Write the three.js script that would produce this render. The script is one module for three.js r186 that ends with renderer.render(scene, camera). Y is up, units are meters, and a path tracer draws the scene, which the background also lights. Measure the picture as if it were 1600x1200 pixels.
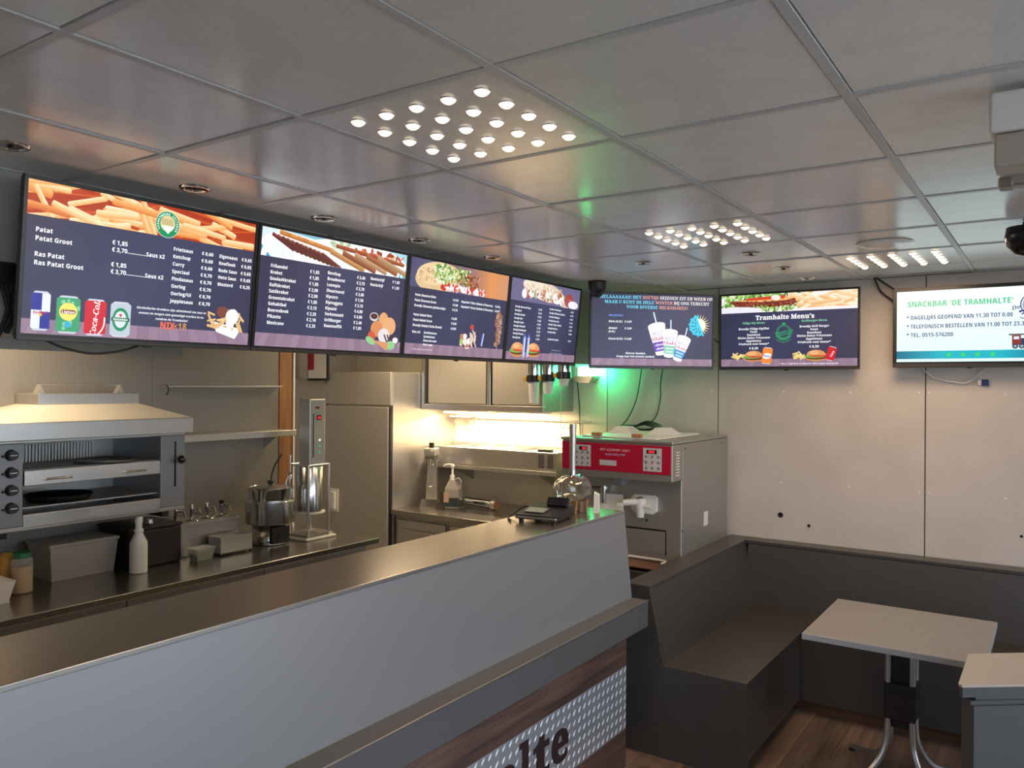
import * as THREE from 'three';
import { RoundedBoxGeometry } from 'three/addons/geometries/RoundedBoxGeometry.js';
import { mergeGeometries } from 'three/addons/utils/BufferGeometryUtils.js';
import { TextGeometry } from 'three/addons/geometries/TextGeometry.js';
import { FontLoader } from 'three/addons/loaders/FontLoader.js';
import { RectAreaLightUniformsLib } from 'three/addons/lights/RectAreaLightUniformsLib.js';

// ---------------------------------------------------------------- camera, sky, exposure
const scene = new THREE.Scene();
const EYE = 1.88, CEIL = 2.562, FPX = 1253.3;
const camera = new THREE.PerspectiveCamera(2 * Math.atan(600 / FPX) * 180 / Math.PI, 4 / 3, 0.05, 60);
camera.position.set(0, EYE, 0);
camera.rotation.order = 'YXZ';
camera.rotation.set(0.0008, 0.5974, 0.007);
camera.updateMatrixWorld(true);
const renderer = new THREE.WebGLRenderer();
renderer.toneMapping = THREE.LinearToneMapping;
renderer.toneMappingExposure = 1.0;
renderer.shadowMap.enabled = true;
RectAreaLightUniformsLib.init();
// overcast daylight outside; it enters through the shop windows behind and beside the camera
scene.background = new THREE.Color(0.77, 0.875, 1.0);
scene.backgroundIntensity = 4.6;
const LED_POWER = 20, LED_COLOR = 0xffd9b0;
const KITCHEN_TUBE = 135, CEILING_LAMP = 85, CABINET_TUBE = 270, WARM = 0xffe0b4;
const GREEN_POWER = 0.46;

// a photo pixel (1600 x 1200) met with a plane x, y or z = value
function at(u, v, axis, value) {
  const d = new THREE.Vector3((u - 800) / FPX, -(v - 600) / FPX, -1).applyQuaternion(camera.quaternion);
  const t = (value - camera.position[axis]) / d[axis];
  return d.multiplyScalar(t).add(camera.position);
}

// ---------------------------------------------------------------- random and textures
let seed = 7;
const rnd = () => { seed = (seed * 1664525 + 1013904223) >>> 0; return seed / 4294967296; };
const rr = (a, b) => a + (b - a) * rnd();
function lattice(n, s) { const a = new Float32Array(n * n); let k = s * 7919 + 13; for (let i = 0; i < a.length; i++) { k = (Math.imul(k, 1664525) + 1013904223) >>> 0; a[i] = k / 4294967296; } return a; }
function noise(nx, ny, s) {           // periodic value noise on the unit square
  const n = Math.max(nx, ny), a = lattice(n, s);
  return (u, v) => {
    const x = u * nx, y = v * ny, x0 = Math.floor(x), y0 = Math.floor(y);
    let fx = x - x0, fy = y - y0; fx = fx * fx * (3 - 2 * fx); fy = fy * fy * (3 - 2 * fy);
    const g = (i, j) => a[(((j % ny) + ny) % ny) * n + (((i % nx) + nx) % nx)];
    return (g(x0, y0) * (1 - fx) + g(x0 + 1, y0) * fx) * (1 - fy) + (g(x0, y0 + 1) * (1 - fx) + g(x0 + 1, y0 + 1) * fx) * fy;
  };
}
function dataTex(w, h, fn, color, metres) {
  const d = new Uint8Array(w * h * 4);
  for (let j = 0; j < h; j++) for (let i = 0; i < w; i++) {
    const c = fn(i / w, j / h), k = (j * w + i) * 4;
    d[k] = c[0] * 255; d[k + 1] = c[1] * 255; d[k + 2] = c[2] * 255; d[k + 3] = 255;
  }
  const t = new THREE.DataTexture(d, w, h);
  t.wrapS = t.wrapT = THREE.RepeatWrapping; t.magFilter = THREE.LinearFilter; t.minFilter = THREE.LinearMipmapLinearFilter; t.generateMipmaps = true;
  if (color) t.colorSpace = THREE.SRGBColorSpace;
  t.repeat.set(1 / metres, 1 / metres); t.needsUpdate = true;
  return t;
}
const cl = (x) => Math.min(1, Math.max(0, x));
// brushed metal roughness: long streaks along u
const nb1 = noise(6, 180, 1), nb2 = noise(3, 60, 2), nb3 = noise(5, 5, 3);
const brushTex = dataTex(256, 512, (u, v) => { const r = cl(0.34 + 0.05 * (nb1(u, v) - 0.5) + 0.05 * (nb2(u, v) - 0.5) + 0.10 * (nb3(u, v) - 0.5)); return [r, r, r]; }, false, 0.9);
const nf1 = noise(90, 90, 4), nf2 = noise(9, 9, 5), nf3 = noise(30, 30, 6);
const mottle = (base, amp, fine, s, m) => dataTex(256, 256, (u, v) => { const k = 1 + amp * (nf2(u, v) - 0.5) + fine * (nf1(u, v) - 0.5) + 0.5 * fine * (nf3(u, v) - 0.5); return base.map((b) => cl(b * k)); }, true, m);
// dark walnut laminate with streaks along u
const nw1 = noise(3, 40, 7), nw2 = noise(5, 120, 8), nw3 = noise(2, 9, 9);
const woodMap = (c1, c2, m) => dataTex(512, 512, (u, v) => {
  const w = v + 0.025 * nw3(u, v * 2);
  const k = cl(0.15 + 0.55 * nw1(u, w) + 0.45 * (nw2(u, w) - 0.5) + 0.35 * nw3(u, w));
  return [0, 1, 2].map((i) => c1[i] + (c2[i] - c1[i]) * k);
}, true, m);
const speckTex = dataTex(256, 256, (u, v) => { const a = nf1(u, v), b = nf3(u, v); const k = 0.53 + 0.03 * (a > 0.72 ? 1.4 : a < 0.25 ? -1.6 : 0) + 0.03 * (b - 0.5); return [cl(k), cl(k * 0.985), cl(k * 0.965)]; }, true, 0.25);

// ---------------------------------------------------------------- materials
const std = (o) => new THREE.MeshStandardMaterial(o);
const phy = (o) => new THREE.MeshPhysicalMaterial(o);
const rgb = (r, g, b) => new THREE.Color().setRGB(r, g, b);
const M = {
  steel: std({ color: rgb(0.56, 0.54, 0.51), metalness: 0.9, roughness: 1, roughnessMap: brushTex }),
  steelSoft: std({ color: rgb(0.50, 0.475, 0.43), metalness: 0.6, roughness: 0.5 }),
  steelDull: std({ color: rgb(0.46, 0.45, 0.43), metalness: 0.9, roughness: 0.46 }),
  steelWall: std({ color: rgb(0.26, 0.245, 0.225), metalness: 0.55, roughness: 0.42 }),
  steelTop: std({ color: rgb(0.40, 0.385, 0.36), metalness: 0.95, roughness: 0.24 }),
  polished: std({ color: rgb(0.62, 0.61, 0.58), metalness: 1, roughness: 0.19 }),
  chrome: std({ color: rgb(0.72, 0.72, 0.72), metalness: 1, roughness: 0.12 }),
  tubeMetal: std({ color: rgb(0.62, 0.63, 0.65), metalness: 0.85, roughness: 0.3 }),
  black: std({ color: rgb(0.012, 0.012, 0.013), roughness: 0.45 }),
  blackGloss: std({ color: rgb(0.01, 0.01, 0.012), roughness: 0.18 }),
  bezel: std({ color: rgb(0.012, 0.012, 0.013), roughness: 0.3 }),
  bezelBottom: std({ color: rgb(0.06, 0.055, 0.055), roughness: 0.35, metalness: 0.4 }),
  cable: std({ color: rgb(0.015, 0.014, 0.014), roughness: 0.6 }),
  white: std({ color: rgb(0.74, 0.73, 0.70), roughness: 0.4 }),
  whitePlastic: std({ color: rgb(0.72, 0.71, 0.67), roughness: 0.35 }),
  creamWall: std({ color: 0xffffff, map: mottle([0.77, 0.735, 0.705], 0.04, 0.02, 1, 1.2), roughness: 0.55 }),
  kitchenWall: std({ color: 0xffffff, map: mottle([0.84, 0.81, 0.74], 0.04, 0.02, 1, 1.2), roughness: 0.5 }),
  plaster: std({ color: rgb(0.42, 0.41, 0.39), roughness: 0.8 }),
  tile: std({ color: 0xffffff, map: mottle([0.89, 0.885, 0.875], 0.03, 0.03, 1, 0.6), roughness: 0.2 }),
  tbar: std({ color: rgb(0.56, 0.56, 0.56), roughness: 0.4 }),
  plenum: std({ color: rgb(0.03, 0.03, 0.03), roughness: 0.9 }),
  benchLam: std({ color: 0xffffff, map: mottle([0.252, 0.246, 0.242], 0.05, 0.05, 1, 0.5), roughness: 0.32 }),
  benchSeat: std({ color: 0xffffff, map: mottle([0.25, 0.235, 0.215], 0.05, 0.05, 1, 0.5), roughness: 0.34 }),
  plinth: std({ color: 0xffffff, map: woodMap([0.30, 0.20, 0.15], [0.48, 0.34, 0.26], 0.9), roughness: 0.5 }),
  counterFace: std({ color: rgb(0.235, 0.24, 0.255), roughness: 0.4, metalness: 0.35 }),
  counterTop: std({ color: rgb(0.17, 0.152, 0.137), roughness: 0.22, metalness: 0.5 }),
  counterEdge: std({ color: rgb(0.5, 0.49, 0.47), roughness: 0.3, metalness: 0.9 }),
  counterLedge: std({ color: rgb(0.115, 0.115, 0.12), roughness: 0.4, metalness: 0.2 }),
  woodFront: std({ color: 0xffffff, map: woodMap([0.20, 0.14, 0.125], [0.44, 0.34, 0.30], 0.9), roughness: 0.5 }),
  plate: std({ color: rgb(0.46, 0.49, 0.54), metalness: 0.6, roughness: 0.42 }),
  plateBump: std({ color: rgb(0.82, 0.85, 0.90), metalness: 0.6, roughness: 0.28 }),
  letter: std({ color: rgb(0.03, 0.016, 0.017), roughness: 0.45 }),
  tableTop: std({ color: 0xffffff, map: speckTex, roughness: 0.45 }),
  tableEdge: std({ color: rgb(0.33, 0.35, 0.38), roughness: 0.5 }),
  cabinetGrey: std({ color: rgb(0.055, 0.056, 0.058), roughness: 0.5 }),
  cabinetTop: std({ color: rgb(0.40, 0.34, 0.29), roughness: 0.42 }),
  postWood: std({ color: 0xffffff, map: woodMap([0.50, 0.33, 0.17], [0.62, 0.43, 0.25], 0.9), roughness: 0.55 }),
  lightWood: std({ color: rgb(0.40, 0.19, 0.08), roughness: 0.5 }),
  hoodSteel: std({ color: rgb(0.60, 0.58, 0.54), metalness: 0.35, roughness: 0.38 }),
  red: std({ color: rgb(0.42, 0.006, 0.035), roughness: 0.32 }),
  keypad: std({ color: rgb(0.52, 0.53, 0.54), roughness: 0.45 }),
  green: std({ color: rgb(0.02, 0.16, 0.06), roughness: 0.4 }),
  glass: phy({ color: 0xffffff, transmission: 1, thickness: 0, roughness: 0.02, ior: 1.5 }),
  jarGlass: phy({ color: 0xffffff, transmission: 1, thickness: 0.004, roughness: 0.03, ior: 1.5, specularIntensity: 1 }),
  clearPlastic: phy({ color: rgb(0.88, 0.88, 0.86), transmission: 0.8, thickness: 0, roughness: 0.25 }),
  cupPlastic: phy({ color: rgb(0.94, 0.96, 0.95), transmission: 1, thickness: 0, roughness: 0.08 }),
  cloudyPlastic: phy({ color: rgb(0.50, 0.47, 0.43), transmission: 0.35, thickness: 0, roughness: 0.55 }),
  mustard: std({ color: rgb(0.55, 0.30, 0.05), roughness: 0.4 }),
  navyLiquid: std({ color: rgb(0.035, 0.05, 0.06), roughness: 0.3 }),
  salad: std({ color: rgb(0.10, 0.16, 0.05), roughness: 0.7 }),
  pavement: std({ color: rgb(0.42, 0.41, 0.39), roughness: 0.9 }),
  frameWhite: std({ color: rgb(0.6, 0.6, 0.6), roughness: 0.5 }),
  lens: std({ color: rgb(0.8, 0.8, 0.75), roughness: 0.3, emissive: 0xffe6c4, emissiveIntensity: 2.6 }),
  tubeGlow: std({ color: rgb(0.8, 0.8, 0.75), roughness: 0.4, emissive: 0xffdca8, emissiveIntensity: 3 }),
  greenGlow: std({ color: rgb(0.6, 0.8, 0.7), roughness: 0.4, emissive: rgb(0.55, 1, 0.78), emissiveIntensity: 2.2 }),
  redDigits: std({ color: 0x000000, emissive: rgb(1, 0.03, 0.05), emissiveIntensity: 1.1 }),
  ledWhite: std({ color: 0x000000, emissive: 0xffffff, emissiveIntensity: 1 }),
  ledGreen: std({ color: 0x000000, emissive: rgb(0.02, 0.5, 0.25), emissiveIntensity: 0.8 }),
};
const floorWoods = [0, 1, 2].map((k) => std({ color: 0xffffff, map: woodMap([[0.29, 0.235, 0.20], [0.33, 0.265, 0.225], [0.26, 0.21, 0.18]][k], [[0.48, 0.405, 0.35], [0.52, 0.435, 0.37], [0.45, 0.38, 0.33]][k], 1.1), roughness: 0.48 }));

// ---------------------------------------------------------------- geometry helpers
// uv in metres by the way each triangle faces
function uvm(g, swap) {
  g = g.index ? g.toNonIndexed() : g;
  const p = g.attributes.position, uv = new Float32Array(p.count * 2), a = new THREE.Vector3(), b = new THREE.Vector3(), c = new THREE.Vector3();
  for (let i = 0; i < p.count; i += 3) {
    a.fromBufferAttribute(p, i); b.fromBufferAttribute(p, i + 1); c.fromBufferAttribute(p, i + 2);
    const n = b.clone().sub(a).cross(c.clone().sub(a)), ax = Math.abs(n.x), ay = Math.abs(n.y), az = Math.abs(n.z);
    for (const [k, v] of [[i, a], [i + 1, b], [i + 2, c]]) {
      const q = ax > ay && ax > az ? [v.z, v.y] : ay > az ? [v.z, v.x] : [v.x, v.y];
      if (swap) q.reverse();
      uv[k * 2] = q[0]; uv[k * 2 + 1] = q[1];
    }
  }
  g.setAttribute('uv', new THREE.BufferAttribute(uv, 2));
  return g;
}
const bx = (x0, x1, y0, y1, z0, z1, r = 0.004, swap) => {
  const w = Math.abs(x1 - x0), h = Math.abs(y1 - y0), d = Math.abs(z1 - z0), rad = Math.min(r, w / 2.1, h / 2.1, d / 2.1);
  const g = r > 0 ? new RoundedBoxGeometry(w, h, d, 1, rad) : new THREE.BoxGeometry(w, h, d);
  return uvm(g.translate((x0 + x1) / 2, (y0 + y1) / 2, (z0 + z1) / 2), swap);
};
const cyl = (r0, r1, h, x, y, z, n = 28, open) => uvm(new THREE.CylinderGeometry(r1, r0, h, n, 1, !!open).translate(x, y + h / 2, z));
const smooth = (g) => g;   // cylinders and lathes keep their own normals
const tube = (pts, r, n = 40, rs = 8) => new THREE.TubeGeometry(new THREE.CatmullRomCurve3(pts.map((p) => (p.isVector3 ? p : new THREE.Vector3(...p)))), n, r, rs);
const bar = (a, b, r, n = 12) => {
  const A = new THREE.Vector3(...a), Bv = new THREE.Vector3(...b), d = Bv.clone().sub(A);
  const g = new THREE.CylinderGeometry(r, r, d.length(), n);
  g.applyQuaternion(new THREE.Quaternion().setFromUnitVectors(new THREE.Vector3(0, 1, 0), d.normalize()));
  return g.translate((A.x + Bv.x) / 2, (A.y + Bv.y) / 2, (A.z + Bv.z) / 2);
};
const lathe = (pts, x, y, z, n = 40) => new THREE.LatheGeometry(pts.map((p) => new THREE.Vector2(p[0], p[1])), n).translate(x, y, z);
// polygon in a plane, extruded: axis 'z' takes [x,y] points from z0 to z1, axis 'x' takes [z,y], axis 'y' takes [x,z]
function prism(pts, axis, v0, v1, swap) {
  const s = new THREE.Shape(pts.map((p) => new THREE.Vector2(p[0], axis === 'y' ? -p[1] : p[1])));
  const g = new THREE.ExtrudeGeometry(s, { depth: Math.abs(v1 - v0), bevelEnabled: false });
  const lo = Math.min(v0, v1);
  if (axis === 'z') g.translate(0, 0, lo);
  else if (axis === 'x') { g.applyMatrix4(new THREE.Matrix4().set(0, 0, 1, 0, 0, 1, 0, 0, 1, 0, 0, 0, 0, 0, 0, 1)); const ix = g.attributes.position; g.translate(lo, 0, 0); flip(g); }
  else { g.rotateX(-Math.PI / 2); g.translate(0, lo, 0); }
  return uvm(g, swap);
}
function flip(g) {   // reverse the winding of a mirrored geometry
  const n = g.index ? null : g.attributes.position.count;
  for (const key of ['position', 'normal', 'uv']) {
    const a = g.attributes[key]; if (!a) continue;
    const s = a.itemSize, arr = a.array;
    for (let i = 0; i < n; i += 3) for (let k = 0; k < s; k++) { const t = arr[(i + 1) * s + k]; arr[(i + 1) * s + k] = arr[(i + 2) * s + k]; arr[(i + 2) * s + k] = t; }
  }
  g.computeVertexNormals();
}
const merge = (list) => mergeGeometries(list.map((g) => { const k = g.index ? g.toNonIndexed() : g; for (const n of Object.keys(k.attributes)) if (!['position', 'normal', 'uv'].includes(n)) k.deleteAttribute(n); return k; }));

// ---------------------------------------------------------------- scene helpers
const used = new Map(), inv = new WeakMap();
function numbered(name) { const k = used.get(name) ?? 0; used.set(name, k + 1); return k ? `${name}_${String(k).padStart(3, '0')}` : name; }
function thing(name, label, category, [x, y, z] = [0, 0, 0], turn = 0, group) {
  const o = new THREE.Group(); o.name = numbered(name); o.position.set(x, y, z); o.rotation.y = turn;
  o.userData = { label, category }; if (group) o.userData.group = group;
  scene.add(o); o.updateMatrix(); inv.set(o, o.matrix.clone().invert());
  return o;
}
function structure(name, label) { const o = new THREE.Group(); o.name = numbered(name); o.userData = { label, category: 'setting', kind: 'structure' }; scene.add(o); inv.set(o, new THREE.Matrix4()); return o; }
function mesh(name, g, m, parent, label) {
  const o = new THREE.Mesh(g, m); o.name = name; o.castShadow = o.receiveShadow = true; if (label) o.userData.label = label; parent.add(o); return o;
}
const L = (p, name, g, m, label) => { const o = mesh(name, g, m, p, label); inv.set(o, inv.get(p)); return o; };            // local coordinates
const W = (p, name, g, m, label) => { const o = mesh(name, g.applyMatrix4(inv.get(p)), m, p, label); inv.set(o, inv.get(p)); return o; };   // room coordinates
function one(name, label, category, g, m, base = [0, 0, 0], group) {   // a thing that is one mesh
  const o = mesh(numbered(name), g.translate(-base[0], -base[1], -base[2]), m, scene); o.position.set(...base);
  o.userData = { label, category }; if (group) o.userData.group = group; return o;
}
function dup(root, [x, y, z], turn, label) { const r = root.clone(); r.name = numbered(root.name.replace(/_\d{3}$/, '')); r.userData = { ...root.userData }; if (label) r.userData.label = label; r.position.set(x, y, z); if (turn !== undefined) r.rotation.y = turn; scene.add(r); return r; }
function areaLight(parent, color, intensity, w, h, pos, target) {   // pos and target in the parent's own coordinates
  const l = new THREE.RectAreaLight(color, intensity, w, h); l.position.set(...pos);
  const m = new THREE.Matrix4().lookAt(new THREE.Vector3(...pos), new THREE.Vector3(...target), Math.abs(target[0] - pos[0]) + Math.abs(target[2] - pos[2]) < 1e-4 ? new THREE.Vector3(0, 0, 1) : new THREE.Vector3(0, 1, 0));
  l.quaternion.setFromRotationMatrix(m); parent.add(l); return l;
}

// ================================================================ THE ROOM
const ZB = -5.45, XR = 1.99, ZF = 1.601, XK = -4.32, XS = -2.81;   // back wall, right wall, window wall, kitchen wall, soffit face
const GX = (i) => -1.61 + 0.6 * i, GZ = (j) => -0.799 - 0.6 * j;

// floor: slab and planks
{
  const f = structure('floor', 'brown wood laminate floor of long planks');
  W(f, 'slab', bx(-5.6, 2.2, -0.2, -0.012, ZB - 0.15, 1.8, 0), M.plenum);
  W(f, 'kitchen_floor', bx(-5.6, -2.1, -0.012, 0, ZB, ZF, 0), M.plaster);
  const pw = 0.193;
  for (let c = 0; ; c++) {
    const x0 = -2.1 + c * pw; if (x0 > XR - 0.02) break;
    let z = ZF - rr(0, 1.1), first = true;
    const x1 = Math.min(x0 + pw, XR);
    let zEnd = ZF;
    while (zEnd > ZB) {
      const z0 = first ? z : zEnd - 1.28, a = Math.max(z0, ZB); first = false;
      const g = bx(x0 + 0.0007, x1 - 0.0007, -0.012, 0, a + 0.0007, zEnd - 0.0007, 0);
      const uv = g.attributes.uv, off = rnd(); for (let k = 0; k < uv.count; k++) uv.setXY(k, uv.getX(k) + off, uv.getY(k) + off * 3);
      W(f, 'plank', g, floorWoods[Math.floor(rnd() * 3)]);
      zEnd = a;
    }
  }
}
// ceiling: plenum slab, grid bars and lay-in tiles
const ledTiles = new Set(['0,1', '0,4', '1,6']);
{
  const c = structure('ceiling', 'suspended ceiling of square satin off-white tiles in a metal grid');
  W(c, 'plenum_slab', bx(-5.6, 2.2, CEIL + 0.10, CEIL + 0.25, ZB - 0.15, 1.8, 0), M.plenum);
  W(c, 'kitchen_ceiling', bx(-5.5, XS - 0.12, CEIL, CEIL + 0.1, ZB, ZF, 0), M.plaster);
  const bw = 0.011;
  for (let i = -2; i <= 6; i++) W(c, 'grid_bar', bx(GX(i) - bw, GX(i) + bw, CEIL - 0.002, CEIL + 0.03, ZB, ZF, 0), M.tbar);
  for (let j = -4; j <= 7; j++) for (let i = -2; i < 6; i++) W(c, 'grid_bar', bx(GX(i) + bw, GX(i + 1) - bw, CEIL - 0.0015, CEIL + 0.03, GZ(j) - bw, GZ(j) + bw, 0), M.tbar);
  for (let i = -2; i < 6; i++) for (let j = -4; j <= 7; j++) {
    if (ledTiles.has(`${i},${j}`)) continue;
    const z0 = GZ(j) - bw - 0.002, z1 = Math.max(GZ(j + 1) + bw + 0.002, ZB);
    const ox = rr(-0.0015, 0.0015), oz = rr(-0.0015, 0.0015), lift = rr(-0.0005, 0.003);
    const g = bx(GX(i) + bw + 0.0025 + ox, GX(i + 1) - bw - 0.0025 + ox, CEIL + lift, CEIL + 0.016 + lift, z1 + oz, z0 + oz, 0.002);
    g.translate(-(GX(i) + 0.3), -CEIL, -(GZ(j) - 0.3)); g.rotateX(rr(-0.0028, 0.0028)); g.rotateZ(rr(-0.0028, 0.0028)); g.translate(GX(i) + 0.3, CEIL, GZ(j) - 0.3);
    W(c, 'ceiling_tile', g, M.tile);
  }
}
// back wall: separate tall panels with open joints, screw heads, two black grommets
{
  const w = structure('wall_back', 'beige panelled back wall with dark vertical joints');
  W(w, 'backing', bx(-5.6, XR + 0.15, 0, CEIL + 0.1, ZB - 0.15, ZB - 0.012, 0), M.plenum);
  const xs = [-5.5, -4.3, -2.831, -1.964, -0.665, 0.635, XR];
  for (let k = 0; k < xs.length - 1; k++) W(w, 'wall_panel', bx(xs[k] + 0.003, xs[k + 1] - 0.003, 0, CEIL, ZB - 0.012, ZB, 0.002), k < 2 ? M.kitchenWall : M.creamWall);
  for (const [u, v] of [[1221, 754], [1326, 760], [1436, 769], [1452, 770], [1571, 779], [1224, 612], [1329, 613], [1436, 614], [1452, 614], [1571, 617], [1113, 612]]) {
    const p = at(u, v, 'z', ZB); W(w, 'screw_cap', new THREE.CylinderGeometry(0.006, 0.007, 0.004, 10).rotateX(Math.PI / 2).translate(p.x, p.y, ZB + 0.002), M.white);
  }
  for (const [u, v, r] of [[1219.5, 804.5, 0.017], [1264, 821.5, 0.010], [1596, 838, 0.008]]) {
    const p = at(u, v, 'z', ZB);
    W(w, 'grommet', new THREE.TorusGeometry(r * 0.8, r * 0.25, 8, 24).translate(p.x, p.y, ZB + 0.002), M.black);
    W(w, 'cable_hole', new THREE.CylinderGeometry(r * 0.75, r * 0.75, 0.003, 20).rotateX(Math.PI / 2).translate(p.x, p.y, ZB + 0.002), M.blackGloss);
  }
}
// kitchen wall on the left, clad in dull steel, its wooden end post, and the alcove behind
{
  const w = structure('wall_left', 'dull grey clad kitchen wall with a wooden end post');
  W(w, 'core', bx(-5.5, XK - 0.006, 0, CEIL + 0.1, -3.70, 1.75, 0), M.plaster);
  for (const [z0, z1] of [[1.6, 0.3], [0.3, -1.2], [-1.2, -2.66], [-2.66, -3.57]]) W(w, 'cladding_panel', bx(XK - 0.006, XK, 0, CEIL, z1 + 0.001, z0 - 0.001, 0.001), M.steelWall);
  W(w, 'post', bx(XK - 0.006, XK + 0.004, 0, CEIL, -3.685, -3.572, 0.001, true), M.postWood);
  W(w, 'edge_strip', bx(XK - 0.006, XK + 0.010, 0, CEIL, -3.70, -3.685, 0.001), M.white);
  const a = structure('wall_alcove', 'plain wall of the fridge alcove');
  W(a, 'plaster_wall', bx(-5.65, -5.5, 0, CEIL + 0.1, ZB, 1.75, 0), M.plaster);
}
// soffit carrying the row of menu screens
{
  const s = structure('wall_soffit', 'grey soffit hanging from the ceiling behind the menu screens');
  W(s, 'soffit_board', bx(XS - 0.12, XS, 2.03, CEIL, ZB, -0.905, 0.002), M.plaster);
  W(s, 'soffit_board', bx(XS - 0.12, XS, 2.03, CEIL, -0.899, ZF, 0.002), M.plaster);
}
// window walls beside and behind the camera
function windowWall(name, label, axis, plane, out, a0, a1, y0, y1, full0, full1, parts) {
  const w = structure(name, label), P = (p0, p1, ya, yb, name2, m, d0 = 0, d1 = 0.15) => (axis === 'x'
    ? W(w, name2, bx(plane + out * d0, plane + out * d1, ya, yb, p0, p1, 0), m) : W(w, name2, bx(p0, p1, ya, yb, plane + out * d0, plane + out * d1, 0), m));
  P(full0, a0, 0, CEIL + 0.1, 'wall_end', M.plaster); P(a1, full1, 0, CEIL + 0.1, 'wall_end', M.plaster);
  P(a0, a1, 0, y0, 'wall_base', M.plaster); P(a0, a1, y1, CEIL + 0.1, 'wall_head', M.plaster);
  const win = structure(parts.name, parts.label);
  const Q = (p0, p1, ya, yb, name2, m, d0, d1) => (axis === 'x' ? W(win, name2, bx(plane + out * d0, plane + out * d1, ya, yb, p0, p1, 0), m) : W(win, name2, bx(p0, p1, ya, yb, plane + out * d0, plane + out * d1, 0), m));
  const n = parts.n, s = (a1 - a0) / n;
  for (let k = 0; k <= n; k++) Q(a0 + k * s - (k ? 0.03 : 0), a0 + k * s + (k < n ? 0.03 : 0), y0, y1, 'mullion', M.frameWhite, 0.04, 0.1);
  Q(a0, a1, y0, y0 + 0.06, 'sill_rail', M.frameWhite, 0.041, 0.099); Q(a0, a1, y1 - 0.06, y1, 'head_rail', M.frameWhite, 0.041, 0.099);
  for (let k = 0; k < n; k++) Q(a0 + k * s + 0.03, a0 + (k + 1) * s - 0.03, y0 + 0.06, y1 - 0.06, 'pane', M.glass, 0.068, 0.072);
}
windowWall('wall_right', 'window wall on the seating side', 'x', XR, 1, -4.3, 1.2, 0.45, 2.4, ZB - 0.15, 1.75, { name: 'window_1', label: 'wide shop window in the right wall', n: 4 });
windowWall('wall_front', 'shop front wall', 'z', ZF, 1, 0.3, 1.7, 0.9, 2.3, -5.5, XR, { name: 'window_2', label: 'wide shop window in the front wall', n: 2 });
{ const g = structure('floor_pavement', 'grey pavement outside the shop windows'); W(g, 'paving', bx(-12, 16, -0.25, -0.2, -14, 14, 0), M.pavement); }

// ================================================================ LIGHTS IN THE CEILING
function ledPanel(i, j, label) {
  const cx = GX(i) + 0.3, cz = GZ(j) - 0.3;
  const p = thing('led_panel', label, 'ceiling light', [cx, CEIL, cz]);
  L(p, 'panel_plate', bx(-0.287, 0.287, 0.0, 0.016, -0.287, 0.287, 0.002), M.tile);
  const ringG = new THREE.TorusGeometry(0.0195, 0.0022, 8, 24).rotateX(Math.PI / 2);
  const lensG = new THREE.SphereGeometry(0.022, 20, 8, 0, Math.PI * 2, Math.PI - 1.06, 1.06).translate(0, 0.0095, 0);
  for (let a = -2; a <= 2; a++) for (let b = -2; b <= 2; b++) {
    const l = L(p, 'lamp', lensG, M.lens); l.position.set(a * 0.1, 0.0, b * 0.1);
    L(l, 'ring', ringG, M.chrome);
  }
  areaLight(p, LED_COLOR, LED_POWER, 0.44, 0.44, [0, -0.02, 0], [0, -1, 0]);
  return p;
}
ledPanel(0, 1, 'square ceiling panel of twenty-five round lamps above the service counter');
ledPanel(0, 4, 'square ceiling panel of round lamps in front of the soft ice machine');
ledPanel(1, 6, 'square ceiling panel of round lamps near the back wall above the table');
{
  const label = 'small recessed chrome spotlight, switched off, in the ceiling', group = 'recessed ceiling spots';
  const d = thing('recessed_spot', label, 'spotlight', [GX(-2) + 0.3, CEIL, -1.1], 0, group);
  L(d, 'trim_ring', lathe([[0.030, 0.010], [0.036, -0.003], [0.044, -0.006], [0.050, -0.004], [0.052, 0.001]], 0, 0, 0, 32), M.chrome);
  L(d, 'reflector', lathe([[0.004, -0.0005], [0.015, -0.002], [0.030, -0.0015], [0.034, -0.002]], 0, 0, 0, 24), M.chrome);
  L(d, 'bulb', new THREE.SphereGeometry(0.013, 14, 8).translate(0, 0.004, 0), M.blackGloss);
  for (const [x, z] of [[-2.51, -1.699], [-2.51, -2.299], [-2.51, -2.899], [-2.51, -3.499], [-1.91, -4.1], [-1.31, -4.1], [-1.31, -4.699], [-1.31, -5.22]]) dup(d, [x, CEIL, z]);
}
one('ceiling_vent', 'flat white round vent disc on the ceiling before the back wall', 'vent', lathe([[0.0001, -0.014], [0.06, -0.014], [0.11, -0.009], [0.125, 0]], 0, 0, 0, 40), M.tile, [0, 0, 0]).position.set(-0.68, CEIL, -4.13);
{
  const c = thing('dome_camera', 'black dome security camera hanging from the ceiling by the corner screen', 'camera', [-2.50, CEIL, -4.66]);
  L(c, 'base', lathe([[0.0001, 0], [0.058, 0], [0.060, -0.012], [0.055, -0.055], [0.05, -0.06]], 0, 0, 0, 36), M.black);
  L(c, 'eyeball', new THREE.SphereGeometry(0.047, 28, 18).translate(0, -0.06, 0), M.black);
  const l = L(c, 'lens', new THREE.CylinderGeometry(0.021, 0.024, 0.012, 24).rotateX(1.25).translate(0.0, -0.072, 0.043), M.blackGloss);
  l.rotation.y = 0.6;
}
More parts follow.
